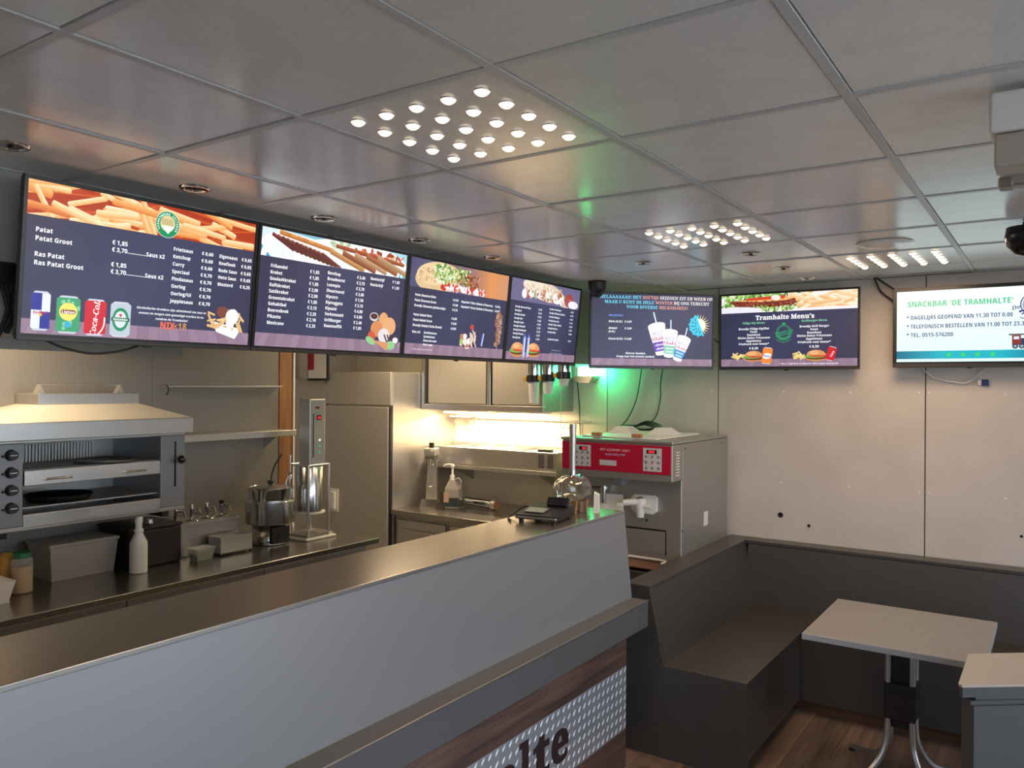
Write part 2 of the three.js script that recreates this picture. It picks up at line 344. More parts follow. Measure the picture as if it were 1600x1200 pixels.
// things hanging under the ceiling at the right edge of the view
{
  const z = -2.1, p0 = at(1545, 175, 'z', z), p1 = at(1545, 262, 'z', z);
  const h = thing('air_curtain', 'boxy white air heater hung under the ceiling', 'heater', [p0.x + 0.4, p1.y, z - 0.12]);
  W(h, 'body', bx(p0.x, p0.x + 0.8, at(1545, 208, 'z', z).y, CEIL - 0.015, z - 0.11, z, 0.008), M.white);
  W(h, 'outlet', bx(p0.x + 0.01, p0.x + 0.79, p1.y, at(1545, 209, 'z', z).y, z - 0.10, z - 0.01, 0.006), M.cabinetTop);
  W(h, 'bracket', bx(p0.x + 0.1, p0.x + 0.7, CEIL - 0.015, CEIL - 0.001, z - 0.09, z - 0.02, 0.002), M.white);
  const zt = -2.42, q = at(1563, 288, 'z', zt);
  const t = thing('tube_fitting', 'narrow grey metal light fitting hung near the air heater', 'light fitting', [q.x + 0.5, q.y, zt]);
  W(t, 'housing', bx(q.x, q.x + 1.0, q.y - 0.012, q.y + 0.028, zt - 0.03, zt + 0.03, 0.01), M.steelDull);
  W(t, 'end_cap', bx(q.x - 0.004, q.x + 0.03, q.y - 0.014, q.y + 0.012, zt - 0.032, zt + 0.032, 0.006), M.steelWall);
  W(t, 'hanger', bar([q.x + 0.3, q.y + 0.02, zt], [q.x + 0.3, CEIL - 0.001, zt], 0.004), M.chrome); W(t, 'hanger', bar([q.x + 0.8, q.y + 0.02, zt], [q.x + 0.8, CEIL - 0.001, zt], 0.004), M.chrome);
  const zs = -3.9, s = at(1603, 372, 'z', zs);
  const sp = thing('ceiling_speaker', 'rounded black speaker hanging under the ceiling', 'speaker', [s.x, s.y, zs]);
  L(sp, 'shell', lathe([[0.0001, -0.075], [0.04, -0.065], [0.068, -0.03], [0.076, 0.01], [0.07, 0.045], [0.02, 0.05], [0.0001, 0.05]], 0, 0, 0, 32), M.blackGloss);
  L(sp, 'stem', new THREE.CylinderGeometry(0.012, 0.012, CEIL - s.y - 0.045, 12).translate(0, 0.045 + (CEIL - s.y - 0.045) / 2, 0), M.black);
}

// ================================================================ SERVICE COUNTER
{
  const Z0 = -3.6, Z1 = 0.7, c = thing('service_counter', 'long snack bar counter with grey sloped front, ledge and wood panelling', 'counter', [-1.95, 0, (Z0 + Z1) / 2]);
  W(c, 'body', bx(-2.09, -1.80, 0, 1.232, Z0 + 0.004, Z1 - 0.004, 0), M.counterLedge);
  W(c, 'countertop', bx(-2.12, -1.771, 1.233, 1.26, Z0, Z1, 0.005), M.counterTop, 'dark brown satin worktop');
  W(c, 'edge_trim', bx(-1.7725, -1.7685, 1.247, 1.2605, Z0, Z1, 0.0015), M.counterEdge);
  W(c, 'front_panel', prism([[-1.80, 1.2465], [-1.7705, 1.2465], [-1.7275, 0.838], [-1.80, 0.838]], 'z', Z0, Z1), M.counterFace, 'blue-grey sloping front panel');
  W(c, 'ledge', bx(-1.80, -1.639, 0.71, 0.838, Z0, Z1, 0.005), M.counterLedge, 'dark grey ledge for bags');
  W(c, 'ledge_trim', bx(-1.6405, -1.6375, 0.832, 0.8395, Z0, Z1, 0.0012), M.counterEdge);
  W(c, 'wood_panel', bx(-1.80, -1.754, 0.497, 0.712, Z0, Z1, 0.002), M.woodFront);
  W(c, 'wood_panel', bx(-1.80, -1.754, 0.0, 0.188, Z0, Z1, 0.002), M.woodFront);
  const plate = W(c, 'tread_plate', bx(-1.80, -1.755, 0.188, 0.497, Z0, Z1, 0.001), M.plate, 'silver diamond tread plate strip');
  // raised lozenges of the tread plate, alternating their slant
  const loz = new THREE.SphereGeometry(1, 10, 6).scale(0.003, 0.0052, 0.0165);
  const rows = 7, pitch = 0.0455, list = [];
  for (let r = 0; r < rows; r++) for (let k = 0; k * pitch * 0.5 < 3.2; k++) {
    const y = 0.188 + 0.019 + r * pitch, z = Z0 + 0.012 + k * pitch;
    if (z > -0.9) break;
    list.push([y, z, 0.85]);
  }
  const im = new THREE.InstancedMesh(loz, M.plateBump, list.length); im.name = 'tread_lozenges'; im.userData = { kind: 'stuff', label: 'raised lozenges of the tread plate' };
  const m4 = new THREE.Matrix4();
  list.forEach(([y, z, a], k) => { m4.makeRotationX(a).setPosition(-1.755, y, z); m4.premultiply(inv.get(c)); im.setMatrixAt(k, m4); });
  im.castShadow = im.receiveShadow = true; c.add(im);
  const font = await new FontLoader().loadAsync('fonts/droid/droid_serif_bold.typeface.json');
  const word = 'Tramhalte', size = 0.170, WID = { e: 0.138, t: 0.124, l: 0.085, a: 0.142, h: 0.16, m: 0.24, r: 0.12, T: 0.18 }, widths = [];
  const geos = [...word].map((ch) => { const g = new TextGeometry(ch, { font, size, depth: 0.004, curveSegments: 8, bevelEnabled: true, bevelSize: 0.0055, bevelThickness: 0.001, bevelSegments: 1 }); g.computeBoundingBox(); const w0 = g.boundingBox.max.x - g.boundingBox.min.x; widths.push(WID[ch]); g.translate(-g.boundingBox.min.x, 0, 0); g.scale(WID[ch] / w0, 1, 1); return g; });
  let z = -3.032;                                       // right end of the last letter
  for (let k = word.length - 1; k >= 0; k--) {
    const g = geos[k].rotateY(Math.PI / 2);             // reads along -z, faces +x
    g.translate(-1.756, 0.270, z + widths[k]); z += widths[k] + 0.018;
    W(c, 'letter', g, M.letter);
  }
}
// things standing on the counter
{
  const cy = 1.2605;
  const t = thing('card_terminal', 'black card payment terminal with silver edge on the dark countertop', 'payment terminal', [-1.945, cy, -3.14], 0.15);
  const side = [[-0.115, 0.012], [0.10, 0.012], [0.115, 0.022], [0.112, 0.034], [-0.10, 0.062], [-0.115, 0.052]].map(([zz, y]) => [zz, y]);
  L(t, 'body', prism(side, 'x', -0.098, 0.098), M.black);
  L(t, 'silver_edge', bx(-0.1, 0.1, 0.016, 0.028, 0.100, 0.118, 0.004), M.chrome);
  const scr = L(t, 'display', bx(-0.03, 0.075, 0.0, 0.045, -0.01, 0.01, 0.006), M.blackGloss); scr.position.set(0.015, 0.055, -0.05); scr.rotation.x = -0.5;
  const kp = L(t, 'keypad', bx(-0.075, 0.02, 0, 0.004, -0.035, 0.035, 0.001), M.steelDull); kp.position.set(0, 0.0455, 0.04); kp.rotation.x = 0.132;
  for (const [x, zz] of [[-0.08, 0.09], [0.08, 0.09], [-0.08, -0.1], [0.08, -0.1]]) L(t, 'foot', cyl(0.012, 0.012, 0.0125, x, 0, zz, 14), M.black);
  L(t, 'lead', tube([[-0.09, 0.04, -0.08], [-0.13, 0.045, -0.05], [-0.155, 0.02, 0.0], [-0.16, 0.006, 0.06], [-0.12, 0.006, 0.12]], 0.004), M.cable);

  const j = thing('glass_barrel', 'lying glass barrel jar on a small wooden cradle on the counter', 'jar', [-1.955, cy, -3.405], 1.42);
  const outer = [[0.0001, -0.088], [0.045, -0.088], [0.060, -0.078], [0.068, -0.05], [0.064, -0.035], [0.070, -0.02], [0.070, 0.02], [0.064, 0.035], [0.068, 0.05], [0.060, 0.078], [0.045, 0.088], [0.0001, 0.088]], prof = [...outer, ...outer.slice(0).reverse().map(([r, h]) => [Math.max(0.0001, r - 0.004), h * 0.955])];
  L(j, 'barrel', new THREE.LatheGeometry(prof.map((p) => new THREE.Vector2(...p)), 44).rotateZ(Math.PI / 2).translate(0, 0.112, 0), M.jarGlass);
  for (const s of [-1, 1]) L(j, 'cradle', prism([[-0.052, 0], [0.052, 0], [0.062, 0.062], [0.03, 0.046], [-0.03, 0.046], [-0.062, 0.062]], 'x', s * 0.04 - 0.007, s * 0.04 + 0.007), M.lightWood);
  L(j, 'cradle_bar', bx(-0.034, 0.034, 0.010, 0.026, -0.012, 0.012, 0.002), M.lightWood);
  L(j, 'cap', cyl(0.017, 0.017, 0.026, 0, 0.178, 0, 24), M.chrome);
  L(j, 'filler_tube', cyl(0.014, 0.017, 0.225, 0, 0.204, 0, 24), M.steel);
  L(j, 'tap', merge([bar([-0.09, 0.085, 0], [-0.125, 0.085, 0], 0.009), bar([-0.12, 0.085, 0], [-0.12, 0.115, 0], 0.006)]), M.chrome);

  const n = thing('napkin_stack', 'small white stack of napkins beside the glass barrel', 'napkins', [-1.855, cy, -3.47], 0.4);
  for (let k = 0; k < 5; k++) { const s = L(n, 'napkin', prism([[-0.034, 0], [0.034, 0], [0.012, 0.098 - k * 0.003], [-0.012, 0.1 - k * 0.003]], 'x', -0.013 + k * 0.0052, -0.0088 + k * 0.0052), M.white); }
  const cup = thing('plastic_tray', 'small clear plastic holder at the counter end', 'holder', [-1.852, cy, -3.345], 0.1);
  L(cup, 'cup', merge([bx(-0.019, 0.019, 0, 0.003, -0.019, 0.019, 0), bx(-0.019, -0.0175, 0, 0.062, -0.019, 0.019, 0), bx(0.0175, 0.019, 0, 0.062, -0.019, 0.019, 0), bx(-0.0175, 0.0175, 0, 0.062, -0.019, -0.0175, 0), bx(-0.0175, 0.0175, 0, 0.062, 0.0175, 0.019, 0)]), M.cupPlastic);
}

// ================================================================ CORNER BENCH, TABLE, CABINET
{
  const b = thing('corner_bench', 'dark grey L-shaped corner bench against the beige wall', 'bench', [-1.5, 0, -4.6]);
  const ZE = -3.784, XE = 1.5, T = 0.854, S = 0.464, FX = -1.215, FZ = -4.75, hb = 0.08;
  const end = [[-1.862, 0], [FX + 0.002, 0], [FX + 0.002, S + 0.001], [-1.638, S + 0.001], [-1.722, T], [-1.862, T]];
  W(b, 'end_panel', prism(end, 'z', ZE - 0.025, ZE), M.benchLam);
  W(b, 'top_rail', bx(-1.862, -1.718, T - 0.02, T + 0.001, ZB + 0.002, ZE - 0.002, 0.003), M.benchLam);
  W(b, 'top_rail', bx(-1.716, XE, T - 0.02, T + 0.001, ZB + 0.002, -5.308, 0.003), M.benchLam);
  W(b, 'backrest', prism([[-1.735, T - 0.02], [-1.72, T - 0.02], [-1.636, S], [-1.655, S]], 'z', ZB + 0.1, ZE - 0.025), M.benchLam);
  W(b, 'backrest', prism([[-5.325, T - 0.022], [-5.311, T - 0.022], [-5.236, S], [-5.255, S]], 'x', -1.70, XE), M.benchLam);
  W(b, 'back_panel', bx(-1.860, -1.845, 0, T - 0.02, ZB + 0.002, ZE - 0.025, 0), M.benchLam);
  W(b, 'seat', bx(-1.66, FX, S - 0.024, S, -5.26, ZE - 0.026, 0.003), M.benchSeat);
  W(b, 'seat', bx(FX + 0.001, XE, S - 0.024, S, -5.26, FZ, 0.003), M.benchSeat);
  W(b, 'front_board', bx(FX - 0.022, FX - 0.003, hb, S - 0.025, FZ - 0.02, ZE - 0.026, 0.002), M.benchLam);
  W(b, 'front_board', bx(FX - 0.003, XE, hb, S - 0.025, FZ - 0.022, FZ - 0.003, 0.002), M.benchLam);
  W(b, 'plinth', bx(FX - 0.085, FX - 0.07, 0, hb + 0.02, FZ - 0.08, ZE - 0.026, 0), M.plinth);
  W(b, 'plinth', bx(FX - 0.07, XE, 0, hb + 0.02, FZ - 0.085, FZ - 0.07, 0), M.plinth);
  W(b, 'end_panel', bx(XE, XE + 0.02, 0, T, ZB + 0.002, FZ, 0.003), M.benchLam);
}
{
  const t = thing('dining_table', 'square grey speckled table on bent metal tube legs by the bench', 'table', [-0.60, 0, -4.165]);
  const h = 0.366;
  L(t, 'tabletop', bx(-h + 0.003, h - 0.003, 0.722, 0.75, -h + 0.003, h - 0.003, 0.004), M.tableTop);
  L(t, 'edge_band', merge([bx(-h, h, 0.721, 0.7485, h - 0.004, h, 0.002), bx(-h, h, 0.721, 0.7485, -h, -h + 0.004, 0.002), bx(h - 0.004, h, 0.721, 0.7485, -h + 0.004, h - 0.004, 0.002), bx(-h, -h + 0.004, 0.721, 0.7485, -h + 0.004, h - 0.004, 0.002)]), M.tableEdge);
  for (const [sx, sz] of [[-1, 1], [1, 1], [-1, -1], [1, -1]]) {
    const d = 0.052;
    const leg = L(t, 'leg', tube([[sx * d, 0.712, sz * d], [sx * d, 0.5, sz * d], [sx * d, 0.30, sz * d], [sx * (d + 0.012), 0.19, sz * (d + 0.012)], [sx * 0.12, 0.085, sz * 0.12], [sx * 0.20, 0.045, sz * 0.20], [sx * 0.275, 0.022, sz * 0.275]], 0.0135, 60, 14), M.tubeMetal);
    L(leg, 'foot', cyl(0.016, 0.016, 0.012, sx * 0.27, 0, sz * 0.27, 16), M.black);
  }
  L(t, 'clamp', bx(-0.068, 0.068, 0.33, 0.50, -0.068, 0.068, 0.006), M.black, 'black clamp holding the tubes');
  L(t, 'core', bx(-0.04, 0.04, 0.285, 0.715, -0.04, 0.04, 0.004), M.black);
  L(t, 'mounting_plate', bx(-0.14, 0.14, 0.711, 0.722, -0.14, 0.14, 0.002), M.black);
}
{
  const c = thing('waste_cabinet', 'low grey cabinet with tan top standing before the table', 'cabinet', [-0.02, 0, -3.5]);
  const body = [[0.175, -3.855], [-0.268, -3.497], [-0.268, -3.162], [-0.238, -3.128], [0.30, -3.555], [0.30, -3.86]];
  W(c, 'body', prism(body, 'y', 0.0, 0.818), M.cabinetGrey);
  const front = prism([[-0.2375, -3.1275], [-0.2275, -3.1195], [0.3, -3.538], [0.3, -3.552]], 'y', 0.03, 0.805); W(c, 'door', front, M.cabinetGrey);
  W(c, 'top', prism([[-0.275, -3.50], [-0.275, -3.128], [-0.262, -3.116], [0.31, -3.56], [0.31, -3.87], [0.19, -3.87]], 'y', 0.862, 0.87), M.cabinetTop, 'tan laminate top');
  W(c, 'top_edge', prism([[-0.273, -3.50], [-0.273, -3.13], [-0.261, -3.119], [0.308, -3.56], [0.308, -3.868], [0.192, -3.868]], 'y', 0.827, 0.862), M.cabinetGrey);
  W(c, 'top_support', prism([[0.18, -3.83], [-0.25, -3.48], [-0.25, -3.17], [-0.225, -3.15], [0.28, -3.55], [0.28, -3.83]], 'y', 0.817, 0.827), M.cabinetGrey);
}

// ================================================================ MENU SCREENS
const CW = 1280, CH = 720;
function canvas(draw) {
  const c = document.createElement('canvas'); c.width = CW; c.height = CH;
  const g = c.getContext('2d'); draw(g);
  const t = new THREE.CanvasTexture(c); t.colorSpace = THREE.SRGBColorSpace; return t;
}
const X = (u) => u * CW, Y = (v) => v * CH;
function text(g, s, u, v, px, color = '#fff', align = 'left', font = 'bold', fam = 'sans-serif', maxU) {
  g.fillStyle = color; g.font = `${font} ${px}px ${fam}`; g.textAlign = align; g.textBaseline = 'middle';
  if (maxU) g.fillText(s, X(u), Y(v), X(maxU)); else g.fillText(s, X(u), Y(v));
}
function menuBase(g, woodTop = 0.9) {
  const k = g.createLinearGradient(0, 0, CW, CH); k.addColorStop(0, '#302f48'); k.addColorStop(0.5, '#3b3d5c'); k.addColorStop(1, '#35334c');
  g.fillStyle = k; g.fillRect(0, 0, CW, CH);
  const n = 22;
  for (let i = 0; i < n; i++) {            // plank floor of the printed background
    const a = i / n, c = ['#8f768b', '#93798e', '#8a7186', '#967d92'][(i * 7) % 4];
    g.fillStyle = c; g.beginPath(); g.moveTo(X(a), Y(woodTop)); g.lineTo(X(a + 1 / n), Y(woodTop)); g.lineTo(X((a + 1 / n - 0.5) * 1.08 + 0.5), CH); g.lineTo(X((a - 0.5) * 1.08 + 0.5), CH); g.fill();
    g.strokeStyle = '#75607a'; g.lineWidth = 2; g.beginPath(); g.moveTo(X(a), Y(woodTop)); g.lineTo(X((a - 0.5) * 1.08 + 0.5), CH); g.stroke();
  }
}
function ell(g, u, v, ru, rv, color, rot = 0) { g.fillStyle = color; g.beginPath(); g.ellipse(X(u), Y(v), X(ru), X(rv), rot, 0, Math.PI * 2); g.fill(); }
function stick(g, u, v, len, th, rot, c1, c2) {       // a fry, a sausage
  g.save(); g.translate(X(u), Y(v)); g.rotate(rot);
  const k = g.createLinearGradient(0, -th / 2, 0, th / 2); k.addColorStop(0, c1); k.addColorStop(1, c2); g.fillStyle = k;
  g.beginPath(); g.roundRect(-len / 2, -th / 2, len, th, th * 0.3); g.fill(); g.restore();
}
function poly(g, pts, color) { g.fillStyle = color; g.beginPath(); pts.forEach(([u, v], i) => (i ? g.lineTo(X(u), Y(v)) : g.moveTo(X(u), Y(v)))); g.closePath(); g.fill(); }
function burger(g, u, v, s) {
  ell(g, u, v + 0.045 * s, 0.055 * s, 0.014 * s, '#c98b55'); ell(g, u, v + 0.03 * s, 0.058 * s, 0.012 * s, '#6b3320'); ell(g, u - 0.01 * s, v + 0.018 * s, 0.058 * s, 0.010 * s, '#6fae4e'); ell(g, u + 0.01 * s, v + 0.010 * s, 0.05 * s, 0.008 * s, '#d2402b');
  g.save(); g.beginPath(); g.rect(0, 0, CW, Y(v + 0.008 * s)); g.clip(); ell(g, u, v + 0.008 * s, 0.056 * s, 0.034 * s, '#d9945b'); ell(g, u - 0.012 * s, v - 0.022 * s, 0.03 * s, 0.012 * s, '#e9b27c'); g.restore();
}
function canShape(g, u0, u1, v0, v1, body, extra, rot = 0) {
  g.save(); g.translate(X((u0 + u1) / 2), Y((v0 + v1) / 2)); g.rotate(rot); const w = X(u1 - u0), h = Y(v1 - v0);
  g.fillStyle = '#c9ccd8'; g.beginPath(); g.roundRect(-w * 0.42, -h / 2, w * 0.84, h, w * 0.15); g.fill();
  g.fillStyle = body; g.beginPath(); g.roundRect(-w / 2, -h * 0.45, w, h * 0.9, w * 0.1); g.fill();
  g.save(); g.beginPath(); g.rect(-w / 2, -h * 0.45, w, h * 0.9); g.clip(); extra?.(w, h); g.restore(); g.restore();
}
function fries(g, u0, u1, v0, v1, n, s = 1) {
  const pal = [['#f7d9a6', '#e59a52'], ['#ffe9c8', '#eeb06b'], ['#f0b873', '#d97a33'], ['#fbe3bb', '#e8a45c'], ['#e89b55', '#c9622a']];
  for (let k = 0; k < n; k++) { const p = pal[Math.floor(rnd() * 5)]; stick(g, rr(u0, u1), rr(v0, v1), rr(150, 420) * s, rr(24, 40) * s, rr(-0.35, 0.35) + (rnd() < 0.12 ? 1 : 0), p[0], p[1]); }
}
const clipRect = (g, u0, v0, u1, v1, fn) => { g.save(); g.beginPath(); g.rect(X(u0), Y(v0), X(u1 - u0), Y(v1 - v0)); g.clip(); fn(); g.restore(); };

function bits(g, u0, u1, v0, v1, n, pal, a, b) { for (let k = 0; k < n; k++) ell(g, rr(u0, u1), rr(v0, v1), rr(a * 0.5, a), rr(b * 0.5, b), pal[Math.floor(rnd() * pal.length)], rr(0, 3)); }
const screen1 = canvas((g) => {
  menuBase(g);
  clipRect(g, 0, 0, 1, 0.225, () => { g.fillStyle = '#a83410'; g.fillRect(0, 0, CW, CH); for (let k = 0; k < 26; k++) stick(g, rr(0, 1), rr(0, 0.24), rr(200, 500), rr(12, 26), rr(-0.3, 0.3), '#a8330f', '#d4622a'); fries(g, 0, 1, -0.01, 0.235, 40); });
  // round green seal
  ell(g, 0.557, 0.135, 0.055, 0.055, '#e8efe2'); ell(g, 0.557, 0.135, 0.053, 0.053, '#0f8a58'); ell(g, 0.557, 0.128, 0.034, 0.034, '#d9c894');
  g.strokeStyle = '#8f7c50'; g.lineWidth = 3; for (let k = -3; k < 4; k++) { g.beginPath(); g.moveTo(X(0.557) + k * 10 - 6, Y(0.095)); g.lineTo(X(0.557) + k * 9, Y(0.14)); g.stroke(); }
  poly(g, [[0.528, 0.145], [0.588, 0.145], [0.560, 0.205]], '#f4f4ee');
  const ring = 'VERANTWOORD FRITUREN'; g.fillStyle = '#fff'; g.font = 'bold 15px sans-serif'; g.textAlign = 'center'; g.textBaseline = 'middle';
  [...ring].forEach((ch, k) => { const a = -Math.PI * 1.16 + k / (ring.length - 1) * Math.PI * 1.32; g.save(); g.translate(X(0.557) + Math.cos(a) * 56, Y(0.135) + Math.sin(a) * 56); g.rotate(a + Math.PI / 2); g.fillText(ch, 0, 0); g.restore(); });
  for (const [s, v] of [['Patat', 0.315], ['Patat Groot', 0.372], ['Ras Patat', 0.475], ['Ras Patat Groot', 0.530]]) text(g, s, 0.035, v, 31);
  for (const [s, v] of [['€ 1,85', 0.325], ['€ 3,70............Saus x2', 0.375], ['€ 1,85', 0.480], ['€ 3,70............Saus x2', 0.530]]) text(g, s, 0.325, v, 30);
  [['Frietsaus', '0,60'], ['Ketchup', '0,60'], ['Curry', '0,60'], ['Speciaal', '0,70'], ['Pindasaus', '0,70'], ['Oorlog', '0,70'], ['Oorlog/Ui', '0,70'], ['Joppiesaus', '0,70']].forEach(([s, p], k) => { text(g, s, 0.590, 0.305 + k * 0.0555, 27); text(g, '€ ' + p, 0.785, 0.305 + k * 0.0555, 27, '#fff', 'right'); });
  [['Eigensaus', '0,65'], ['Knoflook', '0,65'], ['Rode Saus', '0,65'], ['Hete Saus', '0,65'], ['Mosterd', '0,25']].forEach(([s, p], k) => { text(g, s, 0.815, 0.305 + k * 0.0555, 26); text(g, '€ ' + p, 0.99, 0.305 + k * 0.0555, 26, '#fff', 'right'); });
  canShape(g, 0.035, 0.103, 0.715, 0.975, '#dfe3f2', (w, h) => { g.fillStyle = '#2b2f8f'; g.fillRect(-w / 2, -h / 2, w * 0.55, h * 0.48); g.fillRect(-w * 0.02, 0.02 * h, w * 0.6, h * 0.5); g.fillStyle = '#c22035'; g.font = 'bold 18px sans-serif'; g.textAlign = 'center'; g.fillText('RedBull', 0, 8); g.fillStyle = '#e3b23c'; g.beginPath(); g.arc(0, 18, 8, 0, 7); g.fill(); });
  canShape(g, 0.125, 0.215, 0.73, 0.985, '#3f9a6a', (w, h) => { g.fillStyle = '#7fc79a'; for (let k = 0; k < 9; k++) { g.beginPath(); g.arc(rr(-w / 2, w / 2), rr(-h / 2, h / 2), rr(5, 13), 0, 7); g.fill(); } g.fillStyle = '#f3dd6c'; g.beginPath(); g.arc(0, -h * 0.08, w * 0.38, 0, 7); g.fill(); g.fillStyle = '#7a3a1e'; g.beginPath(); g.roundRect(-w * 0.31, -h * 0.13, w * 0.62, h * 0.11, 8); g.fill(); g.fillStyle = '#fff'; g.font = 'bold 21px sans-serif'; g.textAlign = 'center'; g.textBaseline = 'middle'; g.fillText('Lipton', 0, -h * 0.072); g.fillStyle = '#39a7d8'; g.beginPath(); g.arc(0, h * 0.27, 15, 0, 7); g.fill(); });
  canShape(g, 0.232, 0.318, 0.735, 0.99, '#c8202e', (w, h) => { g.save(); g.rotate(-Math.PI / 2 + 0.1); g.fillStyle = '#fff'; g.font = 'italic bold 40px serif'; g.textAlign = 'center'; g.textBaseline = 'middle'; g.fillText('Coca-Cola', 0, 0); g.restore(); g.strokeStyle = '#f2f2f2'; g.lineWidth = 7; g.beginPath(); g.moveTo(w * 0.1, h * 0.48); g.quadraticCurveTo(w * 0.5, h * 0.3, w * 0.42, -h * 0.02); g.stroke(); });
  canShape(g, 0.335, 0.42, 0.738, 0.99, '#b9c4cf', (w, h) => { g.fillStyle = '#1f8a5a'; g.beginPath(); g.ellipse(0, 0, w * 0.4, h * 0.33, 0, 0, 7); g.fill(); g.fillStyle = '#d5dde2'; g.beginPath(); g.ellipse(0, 0, w * 0.29, h * 0.24, 0, 0, 7); g.fill(); g.fillStyle = '#17603f'; g.fillRect(-w * 0.45, -h * 0.05, w * 0.9, h * 0.1); g.fillStyle = '#fff'; g.font = 'bold 17px sans-serif'; g.textAlign = 'center'; g.textBaseline = 'middle'; g.fillText('Heineken', 0, 0); g.fillStyle = '#d02a2a'; g.beginPath(); g.arc(0, -h * 0.12, 7, 0, 7); g.fill(); });
  ['Alcoholische dranken zijn uitsluitend om mee te', 'nemen en mogen niet genuttigd worden in en', 'rondom de Tramhalte!'].forEach((s, k) => text(g, s, 0.605, 0.765 + k * 0.036, 17, '#fff', 'center', 'bold', 'serif'));
  text(g, 'NIX', 0.585, 0.885, 50, '#ee6a4c', 'center', '900'); text(g, '18', 0.655, 0.885, 50, '#c98f55', 'center'); text(g, '<', 0.623, 0.885, 40, '#ee8a5c', 'center');
  poly(g, [[0.80, 0.82], [0.955, 0.87], [0.925, 0.955], [0.825, 0.905]], '#f1f0f5');
  clipRect(g, 0.76, 0.66, 0.99, 0.90, () => { for (let k = 0; k < 26; k++) stick(g, rr(0.79, 0.965), rr(0.74, 0.87), rr(45, 75), rr(11, 15), rr(-1.2, 1.2), '#efd09a', '#cf9a5c'); ell(g, 0.852, 0.745, 0.030, 0.026, '#7a4338'); ell(g, 0.905, 0.775, 0.035, 0.034, '#f3f1f2'); ell(g, 0.895, 0.835, 0.022, 0.02, '#f3f1f2'); });
});
const screen2 = canvas((g) => {
  menuBase(g, 0.885);
  clipRect(g, 0, 0, 1, 0.24, () => {
    const k = g.createLinearGradient(0, 0, CW, 0); k.addColorStop(0, '#cfe3ee'); k.addColorStop(0.5, '#f3f4f6'); k.addColorStop(1, '#9ed3df'); g.fillStyle = k; g.fillRect(0, 0, CW, CH);
    ell(g, 0.5, 0.13, 0.5, 0.10, '#fbfafa'); poly(g, [[0, 0.14], [0.06, 0.24], [0, 0.24]], '#3c93b5'); poly(g, [[0.9, 0.24], [1, 0.16], [1, 0.24]], '#57b4c4'); poly(g, [[0.12, 0], [0.4, 0], [0.32, 0.03]], '#7fb9cf');
    bits(g, 0.02, 0.98, 0.16, 0.24, 40, ['#e6edf2', '#dfeaf0', '#f6f4f2'], 0.06, 0.02);
    for (let i = 0; i < 7; i++) stick(g, 0.17 + i * 0.035, 0.035 + i * 0.008, 170, 30, 0.12, ['#d79a5e', '#c98a4c', '#e0ab70'][i % 3], '#a8622c');
    for (let i = 0; i < 12; i++) stick(g, 0.13 + i * 0.028, 0.10 + i * 0.0085, 190, 24, 0.42, ['#94524a', '#a5635a', '#84443a'][i % 3], '#4a1c19');
    bits(g, 0.44, 0.56, 0.02, 0.08, 14, ['#cfe0c8', '#a9c49a', '#e8e6dc'], 0.03, 0.015); bits(g, 0.6, 0.98, 0.03, 0.11, 40, ['#b5533a', '#d08a5a', '#8e3f2c', '#e3b48c'], 0.022, 0.012);
    for (let i = 0; i < 9; i++) stick(g, 0.52 + i * 0.05, 0.055 + i * 0.006, 150, 26, 0.1, i % 2 ? '#c4553a' : '#b06a40', '#7c3424');
    for (let i = 0; i < 5; i++) stick(g, 0.55 + i * 0.085, 0.165 - 0.005 * i, 330, 36, 0.28, ['#d0a06a', '#a8684a', '#caa27e', '#b5744f', '#c4a27c'][i], ['#9a6436', '#713c26', '#9a7350', '#7c4628', '#94704a'][i]);
  });
  [['Frikandel', '1,85'], ['Kroket', '1,85'], ['Goulashkroket', '1,85'], ['Kalfskroket', '2,00'], ['Satékroket', '2,00'], ['Groentekroket', '1,85'], ['Gehaktbal', '3,15'], ['Boerenbrok', '2,35'], ['Pikanto', '2,10'], ['Mexicano', '2,35']].forEach(([s, p], k) => { text(g, s, 0.065, 0.315 + k * 0.0535, 28); text(g, '€ ' + p, 0.365, 0.315 + k * 0.0535, 28, '#fff', 'right'); });
  [['Berehap', '3,40'], ['Braadworst', '3,15'], ['Loempia', '3,70'], ['Shoarmarol', '3,80'], ['Kipcorn', '1,95'], ['Kipnuggets', '3,15'], ['Kipsaté', '4,00'], ['Varkenssaté', '4,00'], ['Grillburger', '2,40'], ['Kaassoufflé', '1,85']].forEach(([s, p], k) => { text(g, s, 0.42, 0.30 + k * 0.0535, 28); text(g, '€ ' + p, 0.685, 0.30 + k * 0.0535, 28, '#fff', 'right'); });
  [['Bamischijf', '1,85'], ['Nasischijf', '1,85']].forEach(([s, p], k) => { text(g, s, 0.725, 0.29 + k * 0.056, 27); text(g, '€ ' + p, 0.955, 0.29 + k * 0.056, 27, '#fff', 'right'); });
  ell(g, 0.775, 0.655, 0.034, 0.024, '#cfd3de'); ell(g, 0.775, 0.65, 0.028, 0.016, '#5b2d22');
  for (const [u, v, a, b, c] of [[0.85, 0.70, 0.04, 0.055, '#dba36b'], [0.90, 0.735, 0.05, 0.05, '#e0a877'], [0.80, 0.77, 0.045, 0.045, '#d0895a'], [0.765, 0.85, 0.03, 0.03, '#c9583d'], [0.86, 0.83, 0.045, 0.04, '#dfd6d8']]) ell(g, u, v, a, b, c);
  for (let i = 0; i < 5; i++) stick(g, 0.875 + i * 0.024, 0.855, 60, 13, 1.0, '#5c3a44', '#3d2530');
